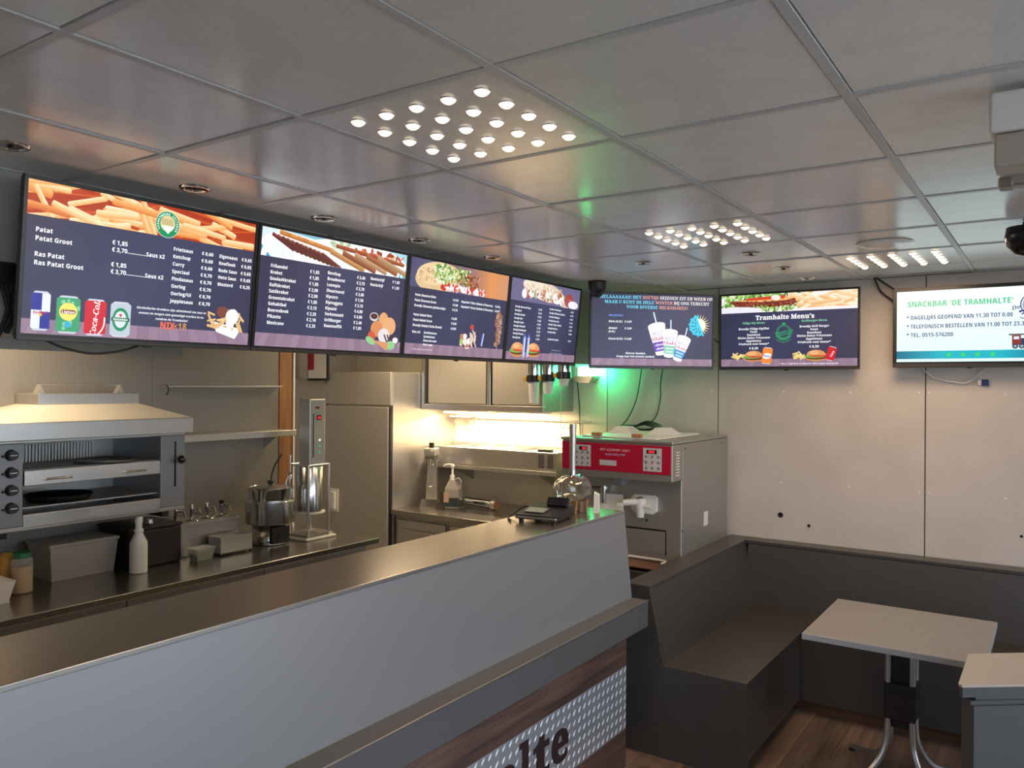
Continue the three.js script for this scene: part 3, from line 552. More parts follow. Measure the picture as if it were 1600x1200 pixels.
  ell(g, 0.76, 0.89, 0.04, 0.018, '#8fc98a', 0.4); ell(g, 0.92, 0.925, 0.035, 0.025, '#8fc98a'); ell(g, 0.955, 0.87, 0.022, 0.016, '#f0eef2'); poly(g, [[0.77, 0.88], [0.90, 0.90], [0.895, 0.985]], '#d19468');
});
const screen3 = canvas((g) => {
  menuBase(g, 0.885);
  clipRect(g, 0, 0, 1, 0.30, () => {
    const k = g.createLinearGradient(0, 0, CW, 0); k.addColorStop(0, '#4a4c70'); k.addColorStop(0.55, '#8a6a72'); k.addColorStop(0.8, '#d98f55'); k.addColorStop(1, '#c58d6b'); g.fillStyle = k; g.fillRect(0, 0, CW, CH);
    ell(g, 0.27, 0.17, 0.22, 0.09, '#d9b98a', -0.1); ell(g, 0.24, 0.13, 0.18, 0.07, '#e3c79c', -0.1);
    for (let i = 0; i < 22; i++) ell(g, 0.22 + rnd() * 0.34, 0.06 + rnd() * 0.13, rr(0.02, 0.045), rr(0.012, 0.025), ['#8fb05a', '#b9cf86', '#6f9446', '#dfe3c2'][i % 4], rr(0, 3));
    for (let i = 0; i < 9; i++) stick(g, 0.48 + rnd() * 0.14, 0.12 + rnd() * 0.08, 120, 20, rr(0.3, 1.1), '#a8623a', '#6e3520');
    for (let i = 0; i < 7; i++) ell(g, 0.32 + i * 0.065, 0.245 + rnd() * 0.02, 0.035, 0.02, ['#c9281e', '#eee6e6', '#d8472e', '#f1eef0'][i % 4]);
    bits(g, 0.08, 0.28, 0.09, 0.22, 60, ['#cda877', '#e9d2ab', '#b98d5c'], 0.012, 0.006); bits(g, 0.22, 0.56, 0.04, 0.2, 110, ['#7f9f4c', '#c3d595', '#5f8038', '#e3e6cb', '#97b565'], 0.016, 0.008); bits(g, 0.44, 0.68, 0.08, 0.22, 60, ['#8a4a2c', '#b5764a', '#5e2c1c', '#c99a70'], 0.016, 0.006); bits(g, 0.3, 0.74, 0.22, 0.29, 40, ['#ece4e6', '#d8c7c9', '#b8302a', '#f3eff0'], 0.02, 0.009);
  });
  const t = (s, u, v, p, pu) => { text(g, s, u, v, 25); if (p) text(g, '€ ' + p, pu, v, 25, '#fff', 'right'); };
  t('Patat shoarma Klein', 0.06, 0.38, '6,50', 0.47); t('Patat Shoarma Groot', 0.06, 0.435, '9,00', 0.47); t('Broodje Shoarma (pitabroodje)', 0.06, 0.49, '5,75', 0.47);
  t('Kapsalon* Klein (Kebab of Shoarma)', 0.50, 0.385, '6,50', 0.92); t('Kapsalon* Groot (Kebab of Shoarma)', 0.50, 0.44, '9,00', 0.92);
  t('Patat Kebab Klein', 0.06, 0.585, '6,00', 0.47); t('Patat Kebab Groot', 0.06, 0.64, '9,00', 0.47); t('Broodje Kebab (Turks Brood)', 0.06, 0.695, '6,00', 0.47);
  text(g, 'Kies uit:', 0.06, 0.765, 25); ['Knoflooksaus', 'Sambalsaus', 'Shoarma saus', 'Hete saus'].forEach((s, k) => text(g, s, 0.165, 0.765 + k * 0.042, 24));
  text(g, '* Patat, vlees, sla, kaas en saus', 0.07, 0.945, 16, '#d6cfe0');
  for (let i = 0; i < 16; i++) ell(g, 0.53 + rnd() * 0.09, 0.76 + rnd() * 0.12, 0.022, 0.016, ['#a7b878', '#e4dcd0', '#b87a58', '#ece8ea'][i % 4], rr(0, 3));
  for (let i = 0; i < 14; i++) stick(g, 0.62 + rnd() * 0.08, 0.70 + rnd() * 0.17, 55, 14, rr(0.8, 2), '#efe0d4', '#caa58e'); ell(g, 0.635, 0.66, 0.02, 0.018, '#c04a34');
  stick(g, 0.755, 0.79, 110, 26, 1.75, '#e8ecff', '#3b4dc4');
  g.strokeStyle = '#c9c2cc'; g.lineWidth = 5; g.beginPath(); g.moveTo(X(0.925), Y(0.38)); g.lineTo(X(0.925), Y(0.9)); g.stroke();
  for (let i = 0; i < 26; i++) ell(g, 0.925 + rr(-0.018, 0.018), 0.47 + i * 0.0145, 0.032 - Math.abs(i - 9) * 0.0007, 0.016, ['#7c5548', '#a67c68', '#8b6152', '#b8917c'][i % 4]);
});
const screen4 = canvas((g) => {
  menuBase(g, 0.90);
  clipRect(g, 0, 0, 1, 0.27, () => {
    g.fillStyle = '#6b6488'; g.fillRect(0, 0, CW, CH); ell(g, 0.45, 0.10, 0.30, 0.07, '#d8c3ae', 0.1); ell(g, 0.40, 0.08, 0.24, 0.045, '#e8d9c6', 0.1);
    for (let i = 0; i < 14; i++) ell(g, 0.18 + i * 0.055 + rr(-0.02, 0.02), 0.13 + i * 0.005 + rr(-0.05, 0.05), rr(0.03, 0.06), rr(0.02, 0.035), ['#efe9ea', '#b6583f', '#f3eff0', '#c9b7aa'][i % 4], rr(-0.5, 0.5));
    bits(g, 0.2, 0.7, 0.04, 0.13, 60, ['#d6bfa6', '#efe2cf', '#c3a78a'], 0.02, 0.008); bits(g, 0.2, 0.85, 0.12, 0.22, 60, ['#efe9ea', '#a8503c', '#dcc9bc', '#7e9a58'], 0.018, 0.009); ell(g, 0.83, 0.17, 0.07, 0.05, '#9c3f3f'); bits(g, 0.78, 0.89, 0.14, 0.21, 20, ['#b5524a', '#7e2c30', '#c97a6a'], 0.014, 0.008); ell(g, 0.9, 0.22, 0.08, 0.03, '#e6e0ea');
  });
  [['Broodje Ham en/of Kaas', '2,10'], ['Broodje Ei', '2,10'], ['Broodje Gezond', '3,40'], ['Broodje Filet', '3,40'], ['Broodje Kroket', '3,40'], ['Broodje Frikandel', '3,70'], ['Broodje Hamburger', '3,70'], ['Broodje Pikanto', '3,75'], ['Broodje Bal', '3,75']].forEach(([s, p], k) => { text(g, s, 0.075, 0.345 + k * 0.0475, 23); text(g, '€ ' + p, 0.44, 0.345 + k * 0.0475, 23, '#fff', 'right'); });
  [['Broodje "Hamburger"', '4,75'], ['Broodje Grillburger Speciaal', '4,75'], ['Broodje Grillburger', '4,75'], ['Broodje Ham, Kaas', '3,75'], ['Broodje "Filigo" Kipfilet', '5,50'], ['Broodje Shoarma', '5,75'], ['Broodje Kebab', '6,00']].forEach(([s, p], k) => { text(g, s, 0.55, 0.315 + k * 0.05, 22); text(g, '€ ' + p, 0.92, 0.315 + k * 0.05, 22, '#fff', 'right'); });
  text(g, 'Roomboter Broodje', 0.56, 0.71, 22); text(g, '€ 2,10', 0.92, 0.71, 22, '#fff', 'right'); text(g, 'Alle broodjes zijn ook', 0.7, 0.85, 18, '#bcb6d2', 'center', 'italic'); text(g, 'als bruin broodje verkrijgbaar', 0.7, 0.89, 18, '#bcb6d2', 'center', 'italic');
  burger(g, 0.15, 0.86, 1.5); burger(g, 0.37, 0.855, 1.5); for (const u of [0.235, 0.29]) { stick(g, u, 0.83, 190, 38, Math.PI / 2, '#dfe5ff', '#7f97e0'); stick(g, u, 0.695, 40, 20, Math.PI / 2, '#6b86dd', '#3c55b5'); }
});
const screen5 = canvas((g) => {
  menuBase(g, 0.90);
  const line = (parts, v) => { g.font = 'bold 43px serif'; g.textBaseline = 'middle'; g.textAlign = 'left'; const w = parts.reduce((a, [s]) => a + g.measureText(s).width, 0); let x = X(0.535) - w / 2; for (const [s, c] of parts) { g.fillStyle = c; g.fillText(s, x, Y(v)); x += g.measureText(s).width; } };
  line([['HELAAAAAAS! HET ', '#6fd8f4'], ['SOFTIJS ', '#e6a08c'], ['SEIZOEN ZIT ER WEER OP,', '#f2e9e2']], 0.045);
  line([['MAAR U KUNT DE HELE ', '#6fd8f4'], ['WINTER ', '#e6a08c'], ['BIJ ONS TERECHT', '#f2e9e2']], 0.112);
  line([['VOOR DIVERSE ', '#6fd8f4'], ['MILKSHAKES!', '#e6a08c']], 0.179);
  text(g, 'MILKSHAKE', 0.135, 0.30, 27, '#6f9be8', 'left', 'italic bold'); text(g, 'Klein (0,3L)   € 2,50', 0.135, 0.385, 27, '#fff', 'left', 'italic bold'); text(g, 'Middel           € 3,00', 0.135, 0.48, 27, '#fff', 'left', 'italic bold'); text(g, '(0,4L)', 0.135, 0.525, 27, '#fff', 'left', 'italic bold'); text(g, 'Groot (0,5L)  € 4,00', 0.135, 0.625, 27, '#fff', 'left', 'italic bold');
  text(g, 'Diverse Smaken.', 0.36, 0.825, 27, '#fff', 'center', 'italic bold'); text(g, 'Vraag naar het actuele aanbod.', 0.36, 0.87, 27, '#fff', 'center', 'italic bold');
  const cup = (u, v, s, rot, band) => {
    g.save(); g.translate(X(u), Y(v)); g.rotate(rot); g.scale(s, s);
    g.strokeStyle = '#cfeef2'; g.lineWidth = 15; g.beginPath(); g.moveTo(6, -150); g.lineTo(-6, -300); g.stroke();
    g.fillStyle = '#fff'; g.beginPath(); g.ellipse(0, -150, 100, 34, 0, Math.PI, 0); g.lineTo(96, -110); g.lineTo(62, 170); g.quadraticCurveTo(0, 195, -62, 170); g.lineTo(-96, -110); g.closePath(); g.fill();
    g.fillStyle = band; g.beginPath(); g.moveTo(-78, 30); g.lineTo(78, 30); g.lineTo(66, 135); g.lineTo(-66, 135); g.fill();
    g.textAlign = 'center'; g.textBaseline = 'middle'; g.font = 'bold 56px sans-serif'; g.lineWidth = 3; g.strokeStyle = '#8d8fa8'; g.strokeText('MILK', 0, -66); g.fillStyle = '#a92a72'; g.font = 'italic bold 58px serif'; g.fillText('Shake', 0, -6); g.font = 'italic bold 34px serif'; g.fillStyle = '#fff'; g.fillText('classic', 0, 62); g.fillText('shake', 0, 104);
    g.restore();
  };
  cup(0.55, 0.62, 0.92, -0.2, '#6a3fae'); cup(0.64, 0.68, 0.80, 0.06, '#7cc4a8'); cup(0.735, 0.75, 0.74, 0.32, '#2f8fd4');
  g.save(); g.translate(X(0.885), Y(0.42)); g.rotate(-0.42);
  g.fillStyle = '#f3dfa8'; for (let k = 0; k < 12; k++) { const a = -Math.PI / 2 + k / 11 * Math.PI; g.beginPath(); g.moveTo(Math.cos(a - 0.09) * 66, Math.sin(a - 0.09) * 66); g.lineTo(Math.cos(a) * 122, Math.sin(a) * 122); g.lineTo(Math.cos(a + 0.09) * 66, Math.sin(a + 0.09) * 66); g.fill(); }
  g.fillStyle = '#f6edd2'; g.beginPath(); g.arc(0, 0, 68, -Math.PI / 2, Math.PI / 2); g.fill();
  g.strokeStyle = '#33c6e6'; g.lineWidth = 22; g.lineCap = 'round'; for (let k = 0; k < 7; k++) { const a = Math.PI / 2 + k / 6 * Math.PI; g.beginPath(); g.moveTo(0, 0); g.lineTo(Math.cos(a) * 105, Math.sin(a) * 105); g.stroke(); g.beginPath(); g.moveTo(Math.cos(a) * 72, Math.sin(a) * 72); g.lineTo(Math.cos(a + 0.28) * 96, Math.sin(a + 0.28) * 96); g.stroke(); }
  g.fillStyle = '#33c6e6'; g.beginPath(); g.arc(0, 0, 62, Math.PI / 2, -Math.PI / 2); g.fill(); g.fillStyle = '#20445e'; for (let k = 1; k < 5; k++) { const a = Math.PI / 2 + k / 5 * Math.PI; g.beginPath(); g.ellipse(Math.cos(a) * 44, Math.sin(a) * 44, 11, 5, a, 0, 7); g.fill(); }
  g.restore();
});
function seal(g, u, v, s, color, word) {   // round line badge with banner and rails
  g.save(); g.translate(X(u), Y(v)); g.scale(s, s); g.strokeStyle = color; g.fillStyle = color; g.lineWidth = 8;
  g.beginPath(); g.arc(0, 0, 92, 0, 7); g.stroke(); g.lineWidth = 4; g.beginPath(); g.arc(0, 0, 76, 0, 7); g.stroke(); g.fillRect(-22, -124, 44, 24);
  for (let k = -5; k <= 5; k++) { g.save(); g.rotate(Math.PI / 2 - k * 0.2); g.fillRect(84, -5, 34, 10); g.restore(); }
  g.lineWidth = 6; g.beginPath(); g.moveTo(-98, 104); g.lineTo(0, 148); g.lineTo(98, 104); g.stroke();
  g.rotate(-0.18); g.font = 'italic bold 46px serif'; g.textAlign = 'center'; g.textBaseline = 'middle'; g.fillText(word, 0, 0); g.fillRect(-112, 30, 224, 10); g.restore();
}
const screen6 = canvas((g) => {
  menuBase(g, 0.895);
  clipRect(g, 0, 0, 1, 0.25, () => {
    g.fillStyle = '#f4efe8'; g.fillRect(0, 0, CW, CH);
    for (let i = 0; i < 42; i++) ell(g, rnd() * 0.6, rnd() * 0.22, rr(0.02, 0.05), rr(0.01, 0.02), ['#7fb04f', '#a9cf74', '#5c8a38', '#d9e6bd'][i % 4], rr(0, 3));
    bits(g, 0, 0.6, 0, 0.24, 120, ['#6fa042', '#9cc768', '#4f7a30', '#cfe2ae', '#eef2e2'], 0.022, 0.01); poly(g, [[0.06, 0.09], [0.3, 0.05], [0.62, 0.07], [0.55, 0.16], [0.28, 0.2], [0.12, 0.16]], '#7c3525'); poly(g, [[0.08, 0.08], [0.6, 0.055], [0.5, 0.10], [0.3, 0.11]], '#efb46d'); poly(g, [[0.2, 0.05], [0.5, 0.03], [0.48, 0.075], [0.2, 0.085]], '#d8452a'); bits(g, 0.1, 0.58, 0.09, 0.18, 70, ['#8e4630', '#5e2418', '#a35c42'], 0.014, 0.007); ell(g, 0.42, 0.06, 0.035, 0.022, '#f3e9dc'); bits(g, 0.05, 0.6, 0.17, 0.22, 40, ['#8fbf5c', '#c3dc98', '#5f8a38'], 0.02, 0.009);
    for (let i = 0; i < 26; i++) stick(g, rr(0.6, 1), rr(0.02, 0.22), rr(160, 300), rr(28, 42), rr(-0.6, 0.5), ['#fbe6c4', '#f6d6a6', '#fff3df'][i % 3], ['#efbf86', '#e7aa6c', '#f4d3a4'][i % 3]);
    ell(g, 0.12, 0.22, 0.2, 0.03, '#e8e6ee'); ell(g, 0.8, 0.245, 0.28, 0.02, '#f2edf2');
  });
  text(g, "Tramhalte Menu's", 0.485, 0.325, 60, '#fff', 'center', '900', 'serif');
  text(g, 'Filligo Kip Menu:', 0.255, 0.395, 28, '#86d4a0', 'center'); text(g, 'Grillburger Menu', 0.70, 0.39, 28, '#86d4a0', 'center');
  [['Broodje Filligo Kipfilet', 'Broodje Grill Burger'], ['Patat', 'Patat'], ['Rauwkost', 'Rauwkost'], ['Kleine Beker Fritessaus', 'Kleine Beker Fritessaus'], ['Appelmoes', 'Appelmoes'], ['Frisdrank naar keuze*', 'Frisdrank naar keuze*']].forEach(([a, b], k) => { text(g, a, 0.255, 0.475 + k * 0.042, 28, '#fff', 'center'); text(g, b, 0.70, 0.465 + k * 0.042, 28, '#fff', 'center'); });
  text(g, '€ 8,50', 0.255, 0.745, 32, '#fff', 'center'); text(g, '€ 8,50', 0.70, 0.735, 32, '#fff', 'center');
  seal(g, 0.48, 0.53, 0.72, '#2fae66', 'Tramhalte');
  for (const [u, cola] of [[0.255, 0], [0.715, 1]]) {
    for (let i = 0; i < 16; i++) stick(g, u - 0.115 + rr(-0.04, 0.04), 0.855 + rr(-0.03, 0.03), 55, 15, rr(-0.9, 0.9), '#f9e6a8', '#e0b35c'); burger(g, u, 0.845, 1.25);
    if (cola) canShape(g, u + 0.075, u + 0.135, 0.74, 0.93, '#cf1f2c', (w, h) => { g.fillStyle = '#fff'; g.font = 'italic bold 26px serif'; g.textAlign = 'center'; g.rotate(-1.35); g.fillText('Coca', 0, 8); }, 0.25);
    else canShape(g, u + 0.065, u + 0.14, 0.735, 0.965, '#ee8a3c', (w, h) => { g.fillStyle = '#fff'; g.beginPath(); g.ellipse(0, h * 0.02, w * 0.45, h * 0.17, -0.2, 0, 7); g.fill(); g.fillStyle = '#263a86'; g.font = 'italic bold 34px sans-serif'; g.textAlign = 'center'; g.textBaseline = 'middle'; g.fillText('Fanta', 0, h * 0.02); }, 0.12);
  }
  text(g, "* M.u.v. Red Bull en Monster (kan tegen meerprijs)", 0.66, 0.962, 22, '#efe8f0', 'center');
});
const screen7 = canvas((g) => {
  const k = g.createLinearGradient(0, 0, 0, CH); k.addColorStop(0, '#f3fffd'); k.addColorStop(1, '#ddf8f6'); g.fillStyle = k; g.fillRect(0, 0, CW, CH);
  text(g, "SNACKBAR 'DE TRAMHALTE'", 0.075, 0.185, 76, '#3fc384', 'left', 'bold', 'sans-serif', 0.70);
  [['* DAGELIJKS GEOPEND VAN 11.30 TOT 0.00', 0.375, 0.70], ['* TELEFONISCH BESTELLEN VAN 11.00 TOT 23.30', 0.50, 0.79], ['* TEL. 0515-576200', 0.62, 0.32]].forEach(([s, v, m]) => text(g, s, 0.07, v, 54, '#2b3f73', 'left', 'bold', 'sans-serif', m));
  const b = g.createLinearGradient(0, 0, CW, 0); b.addColorStop(0, '#146f8d'); b.addColorStop(0.3, '#11b3c4'); b.addColorStop(0.7, '#11b3c4'); b.addColorStop(1, '#146f8d'); g.fillStyle = b; g.fillRect(0, Y(0.845), CW, Y(0.11));
  for (let i = 0; i < 4; i++) { g.fillStyle = '#3ed663'; g.beginPath(); for (let n = 0; n < 10; n++) { const a = -Math.PI / 2 + n * Math.PI / 5, r = n % 2 ? 13 : 31; g.lineTo(X(0.36 + i * 0.095) + Math.cos(a) * r, Y(0.90) + Math.sin(a) * r); } g.fill(); }
  seal(g, 0.90, 0.25, 1.15, '#333f70', 'De Tramhalte');
  // little steam train
  g.fillStyle = '#8d2f2a'; g.fillRect(X(0.765), Y(0.655), 70, 92); g.fillStyle = '#5a5560'; g.fillRect(X(0.745), Y(0.635), 120, 14); g.fillStyle = '#2f3a55'; g.fillRect(X(0.82), Y(0.695), 200, 58); g.fillRect(X(0.93), Y(0.625), 22, 60); g.fillStyle = '#dfe6ee'; g.fillRect(X(0.775), Y(0.67), 44, 28); g.fillStyle = '#3b4152'; for (let i = 0; i < 5; i++) { g.beginPath(); g.arc(X(0.785) + i * 52, Y(0.80), 24, 0, 7); g.fill(); } g.fillStyle = '#9fb2c4'; for (let i = 0; i < 5; i++) { g.beginPath(); g.arc(X(0.785) + i * 52, Y(0.80), 12, 0, 7); g.fill(); }
});

// a flat television: housing, bezel frame, glowing panel, wall bracket
function tv(label, tex, pos, w, h, turn, tilt, brk, bez = 0.011, glow = 1.2) {
  const t = thing('menu_screen', label, 'screen', pos, turn);
  t.rotation.order = 'YXZ'; t.rotation.x = tilt; t.updateMatrix(); inv.set(t, t.matrix.clone().invert());
  const b = bez, bb = bez * 1.5;
  L(t, 'housing', bx(-w / 2 + 0.004, w / 2 - 0.004, -h / 2 + 0.004, h / 2 - 0.004, -0.032, -0.006, 0.004), M.bezel);
  L(t, 'electronics_bulge', bx(-w * 0.33, w * 0.33, -h * 0.36, h * 0.1, -0.062, -0.031, 0.01), M.black);
  const s = new THREE.Shape([[-w / 2, -h / 2], [w / 2, -h / 2], [w / 2, h / 2], [-w / 2, h / 2]].map((p) => new THREE.Vector2(...p)));
  s.holes.push(new THREE.Path([[-w / 2 + b, -h / 2 + bb], [-w / 2 + b, h / 2 - b], [w / 2 - b, h / 2 - b], [w / 2 - b, -h / 2 + bb]].map((p) => new THREE.Vector2(...p))));
  L(t, 'bezel', new THREE.ExtrudeGeometry(s, { depth: 0.014, bevelEnabled: true, bevelSize: 0.001, bevelThickness: 0.001, bevelSegments: 1 }).translate(0, 0, -0.010), M.bezel);
  L(t, 'bottom_strip', bx(-w / 2, w / 2, -h / 2 - 0.004, -h / 2 + bb * 0.62, -0.012, 0.0062, 0.002), M.bezelBottom);
  const pg = new THREE.PlaneGeometry(w - 2 * b, h - b - bb).translate(0, (bb - b) / 2, 0.0005);
  const m = std({ color: 0x000000, roughness: 0.35, emissive: 0xffffff, emissiveMap: tex, emissiveIntensity: glow });
  L(t, 'display', pg, m, 'glowing display');
  if (brk) { L(t, 'bracket', bx(-0.14, 0.14, -0.1, 0.1, -0.062 - brk, -0.062, 0.003), M.steelDull); }
  L(t, 'sensor', bx(-0.015, 0.015, -h / 2 - 0.010, -h / 2 - 0.003, -0.006, 0.004, 0.002), M.bezel);
  areaLight(t, 0xdfe4ff, 0.12, w * 0.9, h * 0.9, [0, 0, 0.012], [0, 0, 1]);
  return t;
}
{
  const tilt = 0.10, h = 0.507, yc = 2.265, xc = -2.645, zs = [-1.185, -2.062, -2.953, -3.83, -4.666];
  const labels = ['menu screen showing fries at the top and four drink cans', 'menu screen showing fried snacks on a plate and two snack price columns', 'menu screen showing a shoarma sandwich and a kebab spit', 'menu screen showing filled rolls and two burgers with bottles'];
  [screen1, screen2, screen3, screen4].forEach((tex, k) => tv(labels[k], tex, [xc, yc, (zs[k] + zs[k + 1]) / 2], Math.abs(zs[k + 1] - zs[k]) - 0.006, h, Math.PI / 2, tilt, 0.06));
  const a = at(922, 455, 'y', 2.505), b = at(1116, 461, 'y', 2.505);
  const dx = b.x - a.x, dz = b.z - a.z, len = Math.hypot(dx, dz);
  tv('menu screen in the room corner showing milkshake cups and a half sun', screen5, [(a.x + b.x) / 2, 2.505 - 0.254, (a.z + b.z) / 2], len, 0.508, Math.atan2(-dz, dx), 0.03, 0.05);
  const p0 = at(1125, 463, 'z', -5.34), p1 = at(1343, 576, 'z', -5.34);
  tv('menu screen on the beige wall showing a burger and fries strip and two set menus', screen6, [(p0.x + p1.x) / 2, (at(1343, 448, 'z', -5.34).y + p1.y) / 2, -5.34], p1.x - p0.x, at(1343, 448, 'z', -5.34).y - p1.y, 0, 0.0, 0.045, 0.011, 1.1);
  const q0 = at(1396, 452, 'z', -5.34), q1 = at(1396, 573.5, 'z', -5.34), hw = at(1516, 500, 'z', -5.34).x - q0.x;
  tv('pale screen on the beige wall showing opening hours and a telephone number', screen7, [q0.x + hw, (q0.y + q1.y) / 2, -5.34], hw * 2, q0.y - q1.y, 0, 0, 0.045, 0.019, 1.1);
}
// wiring of the screens
{
  const cable = (label, pts, r = 0.0045) => one('cable', label, 'cable', tube(pts, r, 60), M.cable);
  cable('black cable sagging below the fries menu screen', [at(62, 526, 'x', -2.70), at(90, 540, 'x', -2.70), at(140, 552, 'x', -2.70), at(190, 548, 'x', -2.70), at(222, 538, 'x', -2.70)], 0.004);
  const c1 = thing('cable_bundle', 'bundle of black cables with a plug beside the fries menu screen', 'cables', [-2.78, 2.1, -1.15]);
  W(c1, 'adapter', new RoundedBoxGeometry(0.05, 0.075, 0.09, 2, 0.012).translate(...at(6, 428, 'x', -2.782).toArray()), M.black);
  for (const pts of [[[8, 440], [14, 470], [6, 505], [-6, 530]], [[2, 440], [12, 480], [18, 500], [10, 520]], [[14, 432], [22, 450], [20, 480], [24, 500]]]) W(c1, 'wire', tube(pts.map(([u, v]) => at(u, v, 'x', -2.78)), 0.008), M.cable);
  cable('thin black cable hanging from the corner screen, longer of two', [at(1003, 572, 'z', ZB + 0.02), at(999, 600, 'z', ZB + 0.012), at(994, 625, 'z', ZB + 0.012), at(982, 652, 'z', ZB + 0.012), at(970, 667, 'z', ZB + 0.02)], 0.004);
  cable('thin black cable hanging from the corner screen with a sideways bend', [at(1036, 574, 'z', ZB + 0.02), at(1032, 600, 'z', ZB + 0.012), at(1032, 620, 'z', ZB + 0.012), at(1022, 655, 'z', ZB + 0.012), at(990, 668, 'z', ZB + 0.02)], 0.004);
  cable('thin black cable running down the wall from the green lamp', [at(902, 596, 'z', ZB + 0.02), at(905, 630, 'z', ZB + 0.01), at(906, 660, 'z', ZB + 0.01), at(907, 690, 'z', ZB + 0.01)], 0.004);
  cable('black cable drooping from the ceiling to the opening hours screen', [at(1366, 434, 'z', ZB + 0.03), at(1376, 455, 'z', ZB + 0.03), at(1392, 468, 'z', ZB + 0.03), at(1402, 474, 'z', ZB + 0.03)], 0.006);
  cable('second black cable from the ceiling behind the opening hours screen', [at(1369, 434, 'z', ZB + 0.05), at(1384, 444, 'z', ZB + 0.05), at(1400, 454, 'z', ZB + 0.04)], 0.006);
  cable('black cable joining the corner screen to its neighbour', [at(1112, 524, 'z', ZB + 0.02), at(1118, 532, 'z', ZB + 0.02), at(1128, 537, 'z', ZB + 0.02)], 0.004);
  one('cable', 'pale cable sagging below the opening hours screen', 'cable', tube([at(1440, 574, 'z', ZB + 0.02), at(1458, 590, 'z', ZB + 0.015), at(1490, 597, 'z', ZB + 0.015), at(1510, 598, 'z', ZB + 0.015), at(1540, 576, 'z', ZB + 0.02)], 0.004, 60), M.white);
  const lab = at(1539, 598, 'z', ZB + 0.012);
  const tag = thing('cable_label', 'small blue and white label hanging on the pale cable', 'label', [lab.x, lab.y, lab.z]);
  L(tag, 'card', bx(-0.035, 0.008, -0.014, 0.016, -0.002, 0.002, 0.0005), M.white); L(tag, 'blue_field', bx(-0.018, 0.020, -0.018, 0.018, 0.002, 0.004, 0.0005), std({ color: rgb(0.01, 0.03, 0.12), roughness: 0.4 }));
}

// ================================================================ KITCHEN, LEFT WALL
function frustum(x0, x1, z0, z1, y0, X0, X1, Z0, Z1, y1) {
  const p = [[x0, y0, z0], [x1, y0, z0], [x1, y0, z1], [x0, y0, z1], [X0, y1, Z0], [X1, y1, Z0], [X1, y1, Z1], [X0, y1, Z1]];
  const f = [[0, 1, 2, 3], [4, 7, 6, 5], [0, 4, 5, 1], [1, 5, 6, 2], [2, 6, 7, 3], [3, 7, 4, 0]], v = [];
  for (const [a, b, c, d] of f) for (const k of [a, b, c, a, c, d]) v.push(...p[k]);
  const g = new THREE.BufferGeometry(); g.setAttribute('position', new THREE.Float32BufferAttribute(v, 3)); g.computeVertexNormals(); return uvm(g);
}
const PT = 0.90;                      // kitchen worktop height
{
  const w = thing('prep_worktop', 'stainless steel worktop under the salamander grill', 'worktop', [-3.94, 0.86, -1.6]);
  W(w, 'top', bx(XK + 0.0115, -3.565, 0.865, PT, -3.75, 0.3, 0.005), M.steelTop);
  const g = 'steel base cabinets under the grill worktop';
  for (let k = 0; k < 5; k++) {
    const z1 = -3.73 + k * 0.8, z0 = z1 + 0.795;
    const c = thing('base_cabinet', 'dark steel base cabinet below the grill worktop', 'cabinet', [-3.95, 0, (z0 + z1) / 2], 0, g);
    W(c, 'body', bx(XK + 0.013, -3.66, 0.1, 0.862, z1, z0, 0.002), M.steelDull);
    W(c, 'door', bx(-3.66, -3.635, 0.13, 0.80, z1 + 0.008, z0 - 0.008, 0.004), M.steelDull);
    W(c, 'kickboard', bx(XK + 0.013, -3.72, 0, 0.1, z1, z0, 0), M.steelDull);
    W(c, 'handle', merge([bar([-3.62, 0.74, z1 + 0.3], [-3.62, 0.74, z0 - 0.3], 0.006), bar([-3.64, 0.74, z1 + 0.31], [-3.62, 0.74, z1 + 0.31], 0.005), bar([-3.64, 0.74, z0 - 0.31], [-3.62, 0.74, z0 - 0.31], 0.005)]), M.chrome);
  }
}
